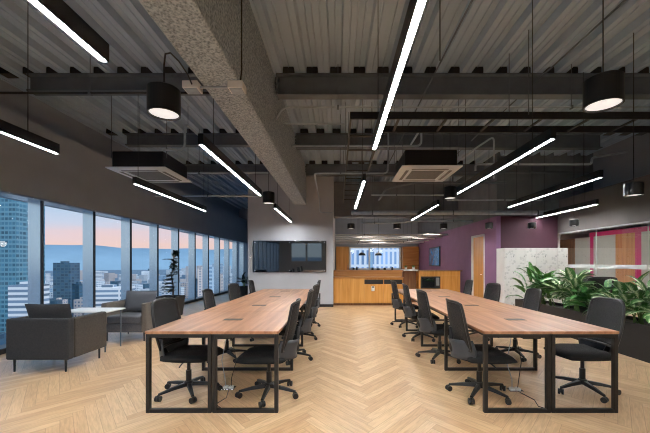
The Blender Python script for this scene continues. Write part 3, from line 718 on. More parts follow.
# ------------------------------------------------------------------ task chair (faces +x)
def make_chair():
    t = thing('office_chair', 'x', 'chair', (0, 0, 0), 0, 'black mesh office chairs around the conference tables')
    # seat: rounded slab
    m = MB(); nu, nv = 12, 12
    def seat_pt(u, v, top):
        a = u*2-1; b = v*2-1
        # squircle map
        x = a*math.sqrt(max(0, 1-b*b*0.28)); y = b*math.sqrt(max(0, 1-a*a*0.28))
        e = max(abs(a), abs(b))
        z = (0.462 - 0.012*(1-abs(b))*1.0 - 0.03*max(0, a)**3 - 0.03*e**6) if top else (0.365 + 0.025*e**4)
        return (0.05+x*0.265, y*0.262, z)
    for top in (True, False):
        b0 = len(m.v)
        for i in range(nu+1):
            for j in range(nv+1): m.v.append(seat_pt(i/nu, j/nv, top))
        for i in range(nu):
            for j in range(nv):
                q = (b0+i*(nv+1)+j, b0+i*(nv+1)+j+1, b0+(i+1)*(nv+1)+j+1, b0+(i+1)*(nv+1)+j); m.f.append(q if top else q[::-1])
    N = (nu+1)*(nv+1); w = nv+1
    ring = [j for j in range(w)] + [i*w+nv for i in range(1, nu+1)] + [nu*w+j for j in range(nv-1, -1, -1)] + [i*w for i in range(nu-1, 0, -1)]
    for k in range(len(ring)):
        a, b = ring[k], ring[(k+1) % len(ring)]; m.f.append((a, b, N+b, N+a))
    m.build('seat', M['seatfabric'], t, smooth='all')
    # back centre line: x as function of z
    def bx(z):
        s = (z-0.47)/0.51
        return -0.215 - 0.03*s - 0.075*s*s + 0.03*math.sin(PI*s)*-1
    def bw(z):
        s = (z-0.47)/0.51
        return 0.205 + 0.03*math.sin(PI*min(1, s*0.8+0.15)) - 0.012*max(0, s-0.85)/0.15
    def bp(u, v):
        z = 0.49 + 0.48*u; b = v*2-1
        zz = z - 0.022*(abs(b)**5)*max(0, (u-0.7)/0.3)
        hw = bw(z); x = bx(z) + 0.055*b*b
        return ((x, b*hw, zz), (1, -0.3*b, 0.25))
    MB().sheet(bp, 14, 12, 0.008).build('backrest', M['net'], t, smooth='all')
    # frame round the net
    path = [bp(0.02, v/10)[0] for v in range(11)] + [bp(u/12, 1.0)[0] for u in range(1, 12)] + [bp(1.0, v/10)[0] for v in range(10, -1, -1)] + [bp(u/12, 0.0)[0] for u in range(11, 0, -1)]
    path.append(path[0])
    MB().tube(path, 0.013, 8).build('back_frame', M['blackplastic'], t, smooth='all')
    # lumbar band behind
    def lp(u, v):
        z = 0.39 + 0.19*u; b = v*2-1; hw = 0.24 - 0.06*abs(u-0.5)
        return ((bx(max(z, 0.47))-0.065 + 0.15*b*b, b*hw, z + 0.02*b*b), (1, -0.4*b, 0))
    MB().sheet(lp, 6, 14, 0.016).build('lumbar_support', M['lumbar'], t, smooth='all')
    # spine from mechanism up to the back
    MB().tube([(0.0, 0, 0.375), (-0.14, 0, 0.37), (-0.24, 0, 0.40), (-0.285, 0, 0.48), (-0.29, 0, 0.58), (-0.30, 0, 0.70)], [0.03, 0.028, 0.028, 0.026, 0.022, 0.014], 10).build('spine', M['blackplastic'], t, smooth='all')
    MB().box(-0.09, 0.12, -0.075, 0.075, 0.335, 0.380).build('mechanism', M['blackplastic'], t, bevel=0.012)
    MB().tube([(0.03, -0.07, 0.37), (0.04, -0.2, 0.365), (0.05, -0.27, 0.35)], 0.007, 6).build('lever', M['blackplastic'], t)
    m = MB(); m.cyl((0, 0, 0.11), (0, 0, 0.24), 0.028, n=16); m.cyl((0, 0, 0.24), (0, 0, 0.35), 0.018, n=16)
    m.build('gas_lift', M['blackplastic'], t, smooth=False)
    MB().lathe([(0.03, 0.075), (0.05, 0.08), (0.05, 0.115), (0.034, 0.13)], 20).build('hub', M['blackplastic'], t)
    for k in range(5):
        a = 2*PI*k/5 + 0.3
        ca, sa = math.cos(a), math.sin(a)
        # tapered spoke
        m = MB()
        for r_, hw, za, zb in ((0.035, 0.026, 0.078, 0.118), (0.17, 0.022, 0.072, 0.102), (0.30, 0.016, 0.058, 0.078)):
            for dz_, wv_ in ((za, hw), (zb, hw*0.7)):
                for s in (-1, 1): m.v.append((ca*r_ - sa*wv_*s, sa*r_ + ca*wv_*s, dz_))
        for q in range(2):
            b0 = q*4; b1 = b0+4
            m.f += [(b0, b0+1, b1+1, b1), (b0+2, b1+2, b1+3, b0+3), (b0, b1, b1+2, b0+2), (b0+1, b0+3, b1+3, b1+1)]
        m.f += [(0, 2, 3, 1), (8, 9, 11, 10)]
        m.build('base_spoke', M['blackplastic'], t, bevel=0.005)
        m = MB(); cx, cy = ca*0.30, sa*0.30
        ax = Vector((-math.sin(a+0.6), math.cos(a+0.6), 0)); c = Vector((cx, cy, 0.028))
        m.cyl(c+ax*0.006, c+ax*0.026, 0.028, n=14); m.cyl(c-ax*0.006, c-ax*0.026, 0.028, n=14); m.cyl(c+ax*0.007, c-ax*0.007, 0.014, n=8)
        m.cyl((cx, cy, 0.03), (cx, cy, 0.065), 0.009, n=8)
        m.build('caster', M['blackplastic'], t)
    return t
chair0 = make_chair()
ORD = ('first', 'second', 'third', 'fourth')
used = False
def place(x, y, rz, label, group=True):
    global used
    if not used: o = chair0; used = True
    else: o = copy_tree(chair0)
    o.location = (x, y, 0); o.rotation_euler = (0, 0, rz); o['label'] = label
    return o
ys_ = (3.46, 4.74, 5.98, 7.18)
jit = ((0, 0), (0.02, 3), (-0.02, -3), (0.0, 2))
for k in range(4):
    place(-1.61+jit[k][0]+(0.05 if k == 0 else 0), ys_[k]+0.02, R(0+jit[k][1]*2-4*(k == 0)), 'black office chair on the window edge of the window-side table, %s from near' % ORD[k])
for k in range(4):
    place(-0.69+abs(jit[k][0])-(0.02 if k == 0 else 0), ys_[k]-0.03, R(180+jit[k][1]), 'black office chair on the aisle edge of the window-side table, %s from near' % ORD[k])
for k in range(4):
    place(1.46-jit[k][0], ys_[k]-0.02, R(0+jit[k][1]), 'black office chair on the aisle edge of the planter-side table, %s from near' % ORD[k])
for k in range(4):
    place(2.60+(-0.01, -0.02, -0.01, 0.0)[k], ys_[k]+(0.07, 0.12, 0.1, 0.1)[k], R(180-jit[k][1]*2), 'black office chair between the planter-side table and plants, %s from near' % ORD[k])
for x, y, rz, lab in ((5.3, 6.9, 80, 'black office chair standing behind the planter in front of the glass partition'),):
    o = place(x, y, R(rz), lab); o['group'] = 'office chairs past the planter'
    o.scale = (1.15, 1.2, 1.1)
# ------------------------------------------------------------------ lounge armchairs
def armchair(loc, rz, label, body, cush, arm):
    t = thing('armchair', label, 'armchair', loc, rz)   # faces +y, origin at floor centre
    w, d = 0.39, 0.34
    MB().box(-w+0.06, w-0.06, -d+0.1, d, 0.155, 0.30).build('seat_base', M[body], t, bevel=0.02)
    MB().box(-w, w, -d, -d+0.10, 0.155, 0.665).build('back', M[body], t, bevel=0.022, seg=3)
    for s in (-1, 1):
        x0, x1 = (-w, -w+0.09) if s < 0 else (w-0.09, w)
        MB().box(x0, x1, -d+0.1, d+0.01, 0.155, 0.66).build('arm', M[arm], t, bevel=0.022, seg=3)
    MB().box(-w+0.095, w-0.095, -d+0.11, d+0.015, 0.30, 0.44).build('seat_cushion', M[cush], t, bevel=0.035, seg=4)
    # pillow-like back cushion leaning
    m = MB()
    def cp(u, v):
        a, b = u*2-1, v*2-1
        return a, b
    n = 10
    for side in (1, -1):
        b0 = len(m.v)
        for i in range(n+1):
            for j in range(n+1):
                a, b = i/n*2-1, j/n*2-1
                puff = 0.075*((1-a**4)*(1-b**4))**0.6
                x = a*0.29*(1-0.04*(1-abs(b))); zz = b*0.19*(1-0.05*(1-abs(a)))
                m.v.append((x, side*puff + zz*-0.28, zz))
        for i in range(n):
            for j in range(n):
                q = (b0+i*(n+1)+j, b0+(i+1)*(n+1)+j, b0+(i+1)*(n+1)+j+1, b0+i*(n+1)+j+1); m.f.append(q if side > 0 else q[::-1])
    o = m.build('back_cushion', M[cush], t, smooth='all'); o.location = (0, -d+0.20, 0.645)
    for sx in (-1, 1):
        for sy in (-1, 1):
            MB().cyl((sx*(w-0.07), sy*(d-0.05), 0.156), (sx*(w-0.07), sy*(d-0.05), 0), 0.014, 0.011, n=10).build('leg', M['black'], t)
    return t
armchair((-3.71, 4.44, 0), 0, 'dark charcoal armchair with its back to the camera beside the windows', 'sofa_dark', 'sofa_dark', 'sofa_dark_lit')
armchair((-3.68, 6.06, 0), R(180), 'grey fabric armchair facing the camera across the small white table', 'sofa_grey', 'sofa_grey', 'sofa_grey_lit')
t = thing('side_table', 'small low white side table between the two armchairs', 'table', (-3.78, 5.22, 0))
MB().box(-0.42, 0.30, -0.22, 0.24, 0.600, 0.622).build('tabletop', M['tabletop'], t, bevel=0.006)
for sx, sy in ((-0.36, -0.17), (0.25, -0.17), (0.25, 0.19), (-0.36, 0.19)):
    MB().cyl((sx, sy, 0.0), (sx, sy, 0.6), 0.010, n=8).build('leg', M['steel'], t)

# ------------------------------------------------------------------ plants
def leaf(m, base, az, el, length, width, droop=0.6, nseg=7, fold=0.25, roll=0.0):
    d = Vector((math.cos(az)*math.cos(el), math.sin(az)*math.cos(el), math.sin(el)))
    p = Vector(base); vs = []; uv = []
    cur = el
    for i in range(nseg+1):
        s = i/nseg
        side = Vector((-math.sin(az), math.cos(az), 0))
        nrm = Vector((-math.cos(az)*math.sin(cur), -math.sin(az)*math.sin(cur), math.cos(cur)))
        side = (side*math.cos(roll) + nrm*math.sin(roll))
        w = width*0.5*(math.sin(PI*min(1, s*0.92+0.06))**0.75)*(1-0.25*s) if s < 1 else 0.0015
        for q in (-1, -0.5, 0, 0.5, 1):
            vs.append(p + side*(w*q) + nrm*(fold*w*abs(q) + 0.03*width*math.sin(s*18+q)*abs(q))); uv.append((0.5+0.5*q, s))
        step = length/nseg
        p = p + Vector((math.cos(az)*math.cos(cur), math.sin(az)*math.cos(cur), math.sin(cur)))*step
        cur -= droop/nseg*(0.5+s)
    fs = []
    for i in range(nseg):
        for q in range(4):
            a = i*5+q; fs.append((a, a+1, a+6, a+5))
    m.add(vs, fs, uv)

def bushy(loc, label, leafm, n=26, hgt=0.55, spread=0.28, ll=0.32, lw=0.13, rnd=None, group=None, kind='leafy_plant', el0=1.2, dr=1.1):
    rnd = rnd or random.Random(int(abs(loc[0]*1000+loc[1]*777)))
    t = thing(kind, label, 'plant', loc, 0, group)
    st = MB(); lv = MB()
    ns = max(3, n//7)
    stems = []
    for k in range(ns):
        a = rnd.uniform(0, 2*PI); r = rnd.uniform(0.02, spread*0.55); hh = hgt*rnd.uniform(0.6, 1.0)
        b0 = (rnd.uniform(-0.05, 0.05), rnd.uniform(-0.06, 0.06), 0)
        tip = (math.cos(a)*r, math.sin(a)*r, hh)
        mid = (b0[0]*0.4+tip[0]*0.45, b0[1]*0.4+tip[1]*0.45, hh*0.5)
        st.tube([b0, mid, tip], [0.012, 0.009, 0.006], 6); stems.append((b0, mid, tip))
    for k in range(n):
        b0, mid, tip = stems[k % ns]
        s = rnd.uniform(0.35, 1.0)
        q = 2*abs(s-0.5) if s > 0.5 else 0
        base = Vector(mid).lerp(Vector(tip), q) if s > 0.5 else Vector(b0).lerp(Vector(mid), s*2)
        az = rnd.uniform(0, 2*PI); el = rnd.uniform(0.15, el0) * (0.5+0.6*s)
        pl = rnd.uniform(0.05, 0.14)
        e = base + Vector((math.cos(az)*math.cos(el), math.sin(az)*math.cos(el), math.sin(el)))*pl
        st.tube([base, e], [0.005, 0.004], 5)
        leaf(lv, e, az, el, ll*rnd.uniform(0.7, 1.15), lw*rnd.uniform(0.75, 1.15), dr*rnd.uniform(0.7, 1.4), roll=rnd.uniform(-0.4, 0.4))
    st.build('stem', M['stem'], t, smooth='all'); lv.build('foliage', M[leafm], t, smooth='all')
    return t
# planter trough
PLX0, PLX1 = 4.2, 4.72
pl = thing('planter_box', 'long low black planter box filled with leafy plants', 'planter', (PLX0, 3.3, 0))
m = MB(); Lp = 4.6; wd = PLX1-PLX0; hp = 0.5; th = 0.025
m.box(0, th, 0, Lp, 0, hp); m.box(wd-th, wd, 0, Lp, 0, hp); m.box(th, wd-th, 0, th, 0, hp); m.box(th, wd-th, Lp-th, Lp, 0, hp); m.box(th, wd-th, th, Lp-th, 0, 0.04)
m.build('trough', M['pot'], pl, bevel=0.004)
MB().box(th+0.001, wd-th-0.001, th+0.001, Lp-th-0.001, 0.04, hp-0.06).build('soil', M['soil'], pl)
PZ = hp-0.055
pr = random.Random(11)
spec = [(3.75, 'leafvar', 0.36, 'pale variegated'), (4.15, 'leafvar', 0.42, 'striped green'), (4.55, 'leafvar', 0.34, 'cream-veined'), (4.95, 'leafvar', 0.36, 'green and cream'),
        (5.35, 'leafvar', 0.38, 'pale striped'), (5.75, 'leafdeep', 0.42, 'broad-leaved green'), (6.15, 'leafvar', 0.40, 'light variegated'), (6.55, 'leafvar', 0.46, 'tall speckled'), (6.95, 'leafgreen', 0.48, 'fresh green'), (7.3, 'leafdeep', 0.36, 'low dark green')]
names = ['at the near end of the planter box', 'second from the near end of the planter box', 'third from the near end of the planter box', 'fourth from the near end of the planter box', 'fifth from the near end of the planter box', 'sixth from the near end of the planter box', 'seventh from the near end of the planter box', 'behind the second chair, eighth in the planter box', 'just before the tall plant in the planter box', 'beneath the tall plant in the planter box']
for (y, lm, hg, adj), pos in zip(spec, names):
    bushy((PLX0+0.26+pr.uniform(-0.04, 0.04), y, PZ), '%s leafy plant %s' % (adj, pos), lm, 44, hg+(-0.06 if 5.2 < y < 6.0 else 0.14), 0.40, 0.36, 0.16, random.Random(int(y*100)), 'leafy plants in the black planter box')
# tall big-leaved plant at the far end
t = thing('leafy_plant', 'tall glossy plant with long paddle leaves at the far end of the planter box', 'plant', (PLX0+0.24, 7.55, PZ), 0, 'leafy plants in the black planter box')
st, lv = MB(), MB(); rr = random.Random(5)
for az, el, pl_, ll, lw in ((1.6, 1.45, 0.55, 0.42, 0.17), (3.0, 1.0, 0.42, 0.40, 0.15), (0.1, 0.9, 0.45, 0.50, 0.15), (-0.3, 1.15, 0.40, 0.44, 0.15), (3.4, 0.75, 0.36, 0.44, 0.16), (4.2, 0.8, 0.33, 0.42, 0.16), (5.2, 0.9, 0.35, 0.42, 0.16), (2.4, 1.2, 0.48, 0.40, 0.15), (0.8, 0.6, 0.36, 0.40, 0.14), (3.2, 0.4, 0.30, 0.42, 0.16), (4.8, 0.5, 0.30, 0.40, 0.15), (3.7, 1.3, 0.5, 0.38, 0.15)):
    d = Vector((math.cos(az)*math.cos(el), math.sin(az)*math.cos(el), math.sin(el)))
    st.tube([(0, 0, 0), d*pl_*0.5+Vector((0, 0, 0.03)), d*pl_], [0.012, 0.01, 0.006], 6)
    leaf(lv, d*pl_, az, el, ll, lw, 1.3 if el < 1.3 else 0.5, 9, roll=rr.uniform(-0.5, 0.5))
st.build('stem', M['stem'], t, smooth='all'); lv.build('foliage', M['leafgreen'], t, smooth='all')

# square pot with sculptural dark plant by the windows
t = thing('plant_pot', 'square black pot standing beside the windows behind the grey armchair', 'pot', (-4.27, 8.46, 0))
m = MB()
for (h_, z_) in ((0.22, 0.0), (0.27, 0.51), (0.245, 0.51), (0.235, 0.40)):
    m.v += [(-h_, -h_, z_), (h_, -h_, z_), (h_, h_, z_), (-h_, h_, z_)]
for i in range(3):
    for k in range(4): m.f.append((i*4+k, i*4+(k+1) % 4, (i+1)*4+(k+1) % 4, (i+1)*4+k))
m.f += [(0, 1, 2, 3)]
m.build('container', M['pot'], t); MB().box(-0.233, 0.233, -0.233, 0.233, 0.38, 0.42).build('soil', M['soil'], t)
t = thing('potted_tree', 'tall slender dark plant with layered leaves in the square black pot', 'plant', (-4.2, 8.46, 0.42))
st, lv = MB(), MB(); rr = random.Random(3)
tr_pts = [(0, 0, 0), (0.02, 0, 0.3), (-0.03, 0, 0.6), (0.03, 0, 0.9), (0.02, 0, 1.12)]
st.tube(tr_pts, [0.022, 0.018, 0.016, 0.012, 0.008], 8); st.build('trunk', M['trunk'], t, smooth='all')
for k in range(70):
    az = rr.uniform(0, 2*PI)
    leaf(lv, (0.07+rr.uniform(-0.02, 0.02), rr.uniform(-0.02, 0.02), 1.17+rr.uniform(-0.03, 0.03)), az, rr.uniform(-0.9, 1.4), 0.10, 0.07, 1.2)
for az, ln, z_ in ((PI, 0.30, 1.0), (PI+0.3, 0.26, 0.99), (PI-0.3, 0.22, 1.01), (0.1, 0.17, 1.03), (-0.3, 0.15, 1.02)):
    leaf(lv, (0.02, 0, z_), az, 0.25, ln, 0.10, 0.7)
for k in range(60):
    az = rr.uniform(0, 2*PI); z_ = rr.uniform(0.62, 1.02)
    leaf(lv, (0.03, 0, z_), az, rr.uniform(-0.3, 0.9), 0.13, 0.09, 1.0)
for zc, rad, n_ in ((0.60, 0.20, 12), (0.50, 0.30, 14), (0.40, 0.24, 12), (0.31, 0.32, 14), (0.21, 0.28, 12)):
    for k in range(n_):
        az = PI + rr.gauss(0, 0.9); leaf(lv, (0.0, 0, zc+rr.uniform(-0.02, 0.02)), az, rr.uniform(-0.05, 0.3), rad*rr.uniform(0.7, 1.1), 0.11, 0.5)
    for k in range(5):
        leaf(lv, (0.0, 0, zc), rr.uniform(-1, 1), 0.5, 0.12, 0.08, 0.8)
lv.build('foliage', M['leafdark'], t, smooth='all')
# smaller plant by the far windows
t = thing('plant_pot', 'round dark pot by the far windows beside the board wall', 'pot', (-3.75, 13.3, 0))
MB().lathe([(0.16, 0), (0.22, 0.42), (0.2, 0.42), (0.19, 0.36)], 24).build('container', M['pot'], t); MB().lathe([(0.18, 0.34), (0.18, 0.37)], 20).build('soil', M['soil'], t)
bushy((-3.75, 13.3, 0.37), 'dark leafy plant in the round pot by the far windows', 'leafdark', 34, 0.45, 0.25, 0.3, 0.11, random.Random(9))

# ------------------------------------------------------------------ black glass board
t = thing('glass_board', 'large black glass board fixed on the pale grey wall by round standoffs', 'board', (-1.473, 10.15, 1.06))
MB().box(-1.117, 1.117, 0, 0.012, 0, 0.965).build('glass_panel', M['boardglass'], t, bevel=0.003)
for x in (-1.06, 0, 1.06):
    for z in (0.055, 0.91):
        m = MB(); m.cyl((x, -0.012, z), (x, 0.0, z), 0.02, n=16); m.cyl((x, 0.012, z), (x, 0.0495, z), 0.012, n=12); m.build('standoff', M['chrome'], t)
t.rotation_euler = (R(0.9), 0, 0)
t = thing('thermostat', 'small white thermostat on the pale wall beside the glass board', 'thermostat', (-2.68, 10.2, 1.5))
MB().box(-0.04, 0.04, -0.02, 0, 0, 0.06).build('case', M['white'], t, bevel=0.004); MB().box(-0.02, 0.02, -0.022, -0.02, 0.025, 0.05).build('display', M['acgrille'], t)

# ------------------------------------------------------------------ kitchen
t = thing('kitchen_counter', 'low oak kitchen counter with two black slots beside the board wall', 'counter', (-0.145, 10.5, 0))
Wc = 2.2
MB().box(0, Wc, 0.02, 0.6, 0.08, 0.86).build('carcass', M['oak'], t); MB().box(0, Wc, 0.05, 0.6, 0, 0.08).build('plinth', M['oakdark'], t)
MB().box(0, Wc+0.02, -0.02, 0.62, 0.86, 0.895).build('worktop', M['oakbar'], t, bevel=0.004)
xs = [0.0, 0.5, 0.98, 1.58, Wc]
for k in range(4):
    top = 0.85 if k < 2 else 0.66
    MB().box(xs[k]+0.004, xs[k+1]-0.004, 0.0, 0.02, 0.085, top).build('cupboard_door', M['oak'], t, bevel=0.002)
for a, b in ((0.98, 1.57), (1.6, 2.18)):
    MB().box(a, b, 0.008, 0.02, 0.68, 0.82).build('slot', M['black'], t)
t = thing('counter_fitting', 'small white fixture on the front of the low oak counter', 'fitting', (1.1, 10.5, 0.46))  # bright spot of unclear kind, built as a plain white case
MB().box(-0.05, 0.05, -0.05, 0.0, 0, 0.16).build('case', M['white'], t, bevel=0.02, seg=4); MB().box(-0.03, 0.03, -0.052, -0.048, 0.11, 0.15).build('window', M['black'], t)
t = thing('bar_counter', 'raised oak bar running behind the low kitchen counter', 'counter', (-0.145, 11.2, 0))
MB().box(0, 2.3, 0.0, 0.3, 0, 1.06).build('front_panel', M['oakbar'], t); MB().box(-0.0, 2.34, -0.03, 0.34, 1.06, 1.1).build('worktop', M['oakbar'], t, bevel=0.004)
t = thing('cabinet', 'dark brown recessed cabinet between bar and the oven unit', 'cabinet', (2.2, 11.35, 0))
MB().box(0, 0.46, 0, 0.5, 0, 1.08).build('carcass', M['oakdark'], t); MB().box(-0.0, 0.48, -0.25, 0.5, 1.08, 1.12).build('worktop', M['white'], t)
t = thing('cabinet', 'oak kitchen cabinet with black built-in oven below a dark worktop', 'cabinet', (2.68, 11.0, 0))
Wk = 1.36
MB().box(0, Wk, 0.02, 0.6, 0.08, 1.07).build('carcass', M['oak'], t); MB().box(0, Wk, 0.05, 0.6, 0, 0.08).build('plinth', M['oakdark'], t)
MB().box(-0.03, Wk+0.06, -0.03, 0.62, 1.07, 1.1).build('worktop', M['oakdark'], t, bevel=0.003)
MB().box(0.75, Wk-0.003, 0, 0.02, 0.085, 0.93).build('cupboard_door', M['oak'], t, bevel=0.002); MB().box(0.003, Wk-0.003, 0, 0.02, 0.935, 1.065).build('drawer', M['oak'], t, bevel=0.002)
MB().box(0.003, 0.742, 0, 0.02, 0.085, 0.48).build('cupboard_door', M['oak'], t, bevel=0.002)
o = MB().box(0.05, 0.7, -0.012, 0.02, 0.5, 0.9).build('oven_front', M['black'], t, bevel=0.006)
MB().box(0.1, 0.5, -0.016, -0.011, 0.55, 0.85).build('oven_window', M['boardglass'], o); MB().box(0.56, 0.66, -0.016, -0.011, 0.6, 0.86).build('control_panel', M['acgrille'], o)
# tall oak cupboards each side of the kitchen window
for xa, xb, lab in ((-0.1, wx0-0.06, 'tall oak cupboard beside the kitchen window, next to the pale wall'), (wx1+0.06, 4.25, 'tall dark oak cupboard beside the kitchen window, next to the purple wall')):
    t = thing('tall_cabinet', lab, 'cabinet', (xa, YB-0.5, 0)); w_ = xb-xa
    MB().box(0, w_, 0.02, 0.44, 0, 2.2).build('carcass', M['oak' if xa < 0 else 'oakbar'], t); MB().box(0.004, w_-0.004, 0, 0.02, 0.05, 2.18).build('cupboard_door', M['oak' if xa < 0 else 'oakbar'], t, bevel=0.002)
    MB().cyl((w_-0.06, -0.02, 0.95), (w_-0.06, -0.02, 1.25), 0.008, n=8).build('handle', M['chrome'], t)
t = thing('sideboard', 'low oak cupboard run under the kitchen window', 'cabinet', (wx0-0.05, YB-0.6, 0))
ws_ = wx1-wx0+0.1
MB().box(0, ws_, 0.02, 0.5, 0, 0.9).build('carcass', M['oak'], t); MB().box(0, ws_, 0, 0.5, 0.9, 0.94).build('worktop', M['white'], t)
# things on that worktop
for k, (dx, hh, rr_) in enumerate(((0.25, 0.14, 0.06), (0.42, 0.2, 0.05), (1.25, 0.16, 0.07), (1.55, 0.12, 0.09), (1.9, 0.15, 0.07), (2.3, 0.18, 0.06))):
    o = MB().lathe([(rr_*0.7, 0), (rr_, hh*0.3), (rr_*0.9, hh*0.8), (rr_*0.55, hh)], 16).build('jar', M['pot']); o.location = (wx0-0.05+dx, YB-0.35, 0.94)
    tag(o, 'small dark jar on the ledge below the kitchen window', 'jar', 'dark jars on the kitchen ledge')
for u, lab in ((362, 'black dome pendant lamp in the half of the kitchen window toward the board wall'), (395.5-17, 'black dome pendant lamp hanging at the middle of the kitchen window')):
    p = P(u, 255.5, 16.0); t = thing('dome_pendant', lab, 'light', (p[0], p[1], p[2]))
    MB().lathe([(0.17, 0), (0.175, 0.005), (0.15, 0.08), (0.08, 0.13), (0.02, 0.15), (0.02, 0.2)], 24).build('lamp_shade', M['black'], t, smooth=False)
    MB().cyl((0, 0, 0.2), (0, 0, DECK-p[2]), 0.006, n=6).build('cord', M['black'], t)
    MB().lathe([(0.02, 0.03), (0.05, 0.05), (0.05, 0.08), (0.02, 0.1)], 12).build('bulb', M['disc'], t)
# small herb pots on the recessed cabinet
for dx, s, lab in ((0.1, 1.0, 'tiny green plant on the pale ledge of the dark cabinet, nearer the bar'), (0.36, 0.9, 'tiny green plant on the pale ledge of the dark cabinet, nearer the oven unit')):
    t = thing('herb_pot', lab, 'plant', (2.2+dx, 11.3, 1.12))
    MB().lathe([(0.035, 0), (0.045, 0.07), (0.04, 0.07), (0.04, 0.06)], 14).build('pot', M['white'], t)
    lv = MB(); rr = random.Random(int(dx*100))
    for k in range(16): leaf(lv, (0, 0, 0.06), rr.uniform(0, 6.28), rr.uniform(0.4, 1.4), 0.1, 0.04, 0.9, 4)
    lv.build('foliage', M['leafgreen'], t)
# wall TV on purple wall
t = thing('wall_television', 'dark framed television with a blue picture on the purple wall', 'television', (PX-0.05, 14.75, 1.62))
MB().box(-0.0, 0.05, -0.78, 0.78, -0.42, 0.42).build('casing', M['black'], t, bevel=0.006); MB().box(-0.004, 0.0, -0.74, 0.74, -0.38, 0.38).build('screen', M['screen'], t)

# ------------------------------------------------------------------ lockers
def lockers(x0, label):
    t = thing('locker_unit', label, 'locker', (x0, 8.6, 0), 0, 'white printed lockers before the plum wall')
    W_ = 0.818; Ht = 1.735
    MB().box(0, W_, 0.02, 0.44, 0, Ht).build('carcass', M['white'], t)
    nc, nr = 3, 4
    base = None
    for c in range(nc):
        for r_ in range(nr):
            a = W_/nc
            x_a, x_b = c*a+0.003, (c+1)*a-0.003; za, zb = 0.06+r_*(Ht-0.07)/nr+0.003, 0.06+(r_+1)*(Ht-0.07)/nr-0.003
            d_ = MB().box(x_a, x_b, 0, 0.02, za, zb).build('locker_door', M['locker'], t, bevel=0.002)
            MB().box(x_b-0.045, x_b-0.03, -0.008, 0.0, (za+zb)/2-0.02, (za+zb)/2+0.02).build('handle', M['acgrille'], d_)
    return t
lockers(4.302, 'white printed locker unit against the plum wall, half beside the purple wall')
lockers(5.123, 'white printed locker unit against the plum wall, half beside the glass partition')

# ------------------------------------------------------------------ meeting room furniture
t = thing('meeting_table', 'white meeting table behind the glass partition', 'table', (7.3, 7.4, 0))
MB().box(-0.5, 0.5, -1.6, 1.6, 0.71, 0.74).build('tabletop', M['tabletop'], t, bevel=0.004)
for sx in (-1, 1):
    for sy in (-1, 1): MB().box(sx*0.42-0.025, sx*0.42+0.025, sy*1.5-0.025, sy*1.5+0.025, 0, 0.71).build('leg', M['black'], t)
o = place(7.15, 9.35, R(-90), 'black office chair at the far end of the white meeting table'); o['group'] = 'office chairs past the planter'
o = place(6.65, 6.2, R(10), 'black office chair tucked at the side of the white meeting table'); o['group'] = 'office chairs past the planter'

# ------------------------------------------------------------------ outside: ground, hills, city
GZ = -62.0
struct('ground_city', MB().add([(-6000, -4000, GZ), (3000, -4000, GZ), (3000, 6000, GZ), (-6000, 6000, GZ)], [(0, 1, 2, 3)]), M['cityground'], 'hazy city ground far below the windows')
def ridge(name, dist, hbase, amp, m, seed, label):
    rr = random.Random(seed); ph_ = [rr.uniform(0, 6.28) for _ in range(6)]
    mb = MB(); n = 160
    for i in range(n+1):
        th_ = R(-8) + R(88)*i/n     # angle from +y toward -x
        h_ = hbase + amp*(0.5*math.sin(th_*5+ph_[0]) + 0.3*math.sin(th_*11+ph_[1]) + 0.12*math.sin(th_*27+ph_[2]) + 0.06*math.sin(th_*61+ph_[3]))
        for rad, zz in ((dist, GZ), (dist*1.04, GZ+h_*0.55), (dist*1.12, h_), (dist*1.3, GZ)):
            mb.v.append((-math.sin(th_)*rad, math.cos(th_)*rad, zz))
    for i in range(n):
        for k in range(3): mb.f.append((i*4+k, i*4+k+1, (i+1)*4+k+1, (i+1)*4+k))
    o = mb.build(name, M[m], smooth='all'); o['kind'] = 'structure'; o['label'] = label; o['category'] = 'hills'
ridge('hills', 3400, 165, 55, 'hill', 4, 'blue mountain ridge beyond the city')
#ridge('hills.001', 4600, 330, 60, 'hillfar', 8, 'paler distant mountain ridge')

def building(x, y, w, d, h, m, label, group, rz=0.0, roof=True, name='building'):
    mb = MB(); mb.box(-w/2, w/2, -d/2, d/2, 0, h)
    if roof:
        mb.box(-w/2*0.5, w/2*0.1, -d/2*0.4, d/2*0.4, h, h+3.0)
        mb.box(-w/2, w/2, -d/2, -d/2+0.6, h, h+1.0); mb.box(-w/2, w/2, d/2-0.6, d/2, h, h+1.0); mb.box(w/2-0.6, w/2, -d/2+0.6, d/2-0.6, h, h+1.0); mb.box(-w/2, -w/2+0.6, -d/2+0.6, d/2-0.6, h, h+1.0)
    o = mb.build(name, m); o.location = (x, y, GZ); o.rotation_euler = (0, 0, rz)
    return tag(o, label, 'building', group)
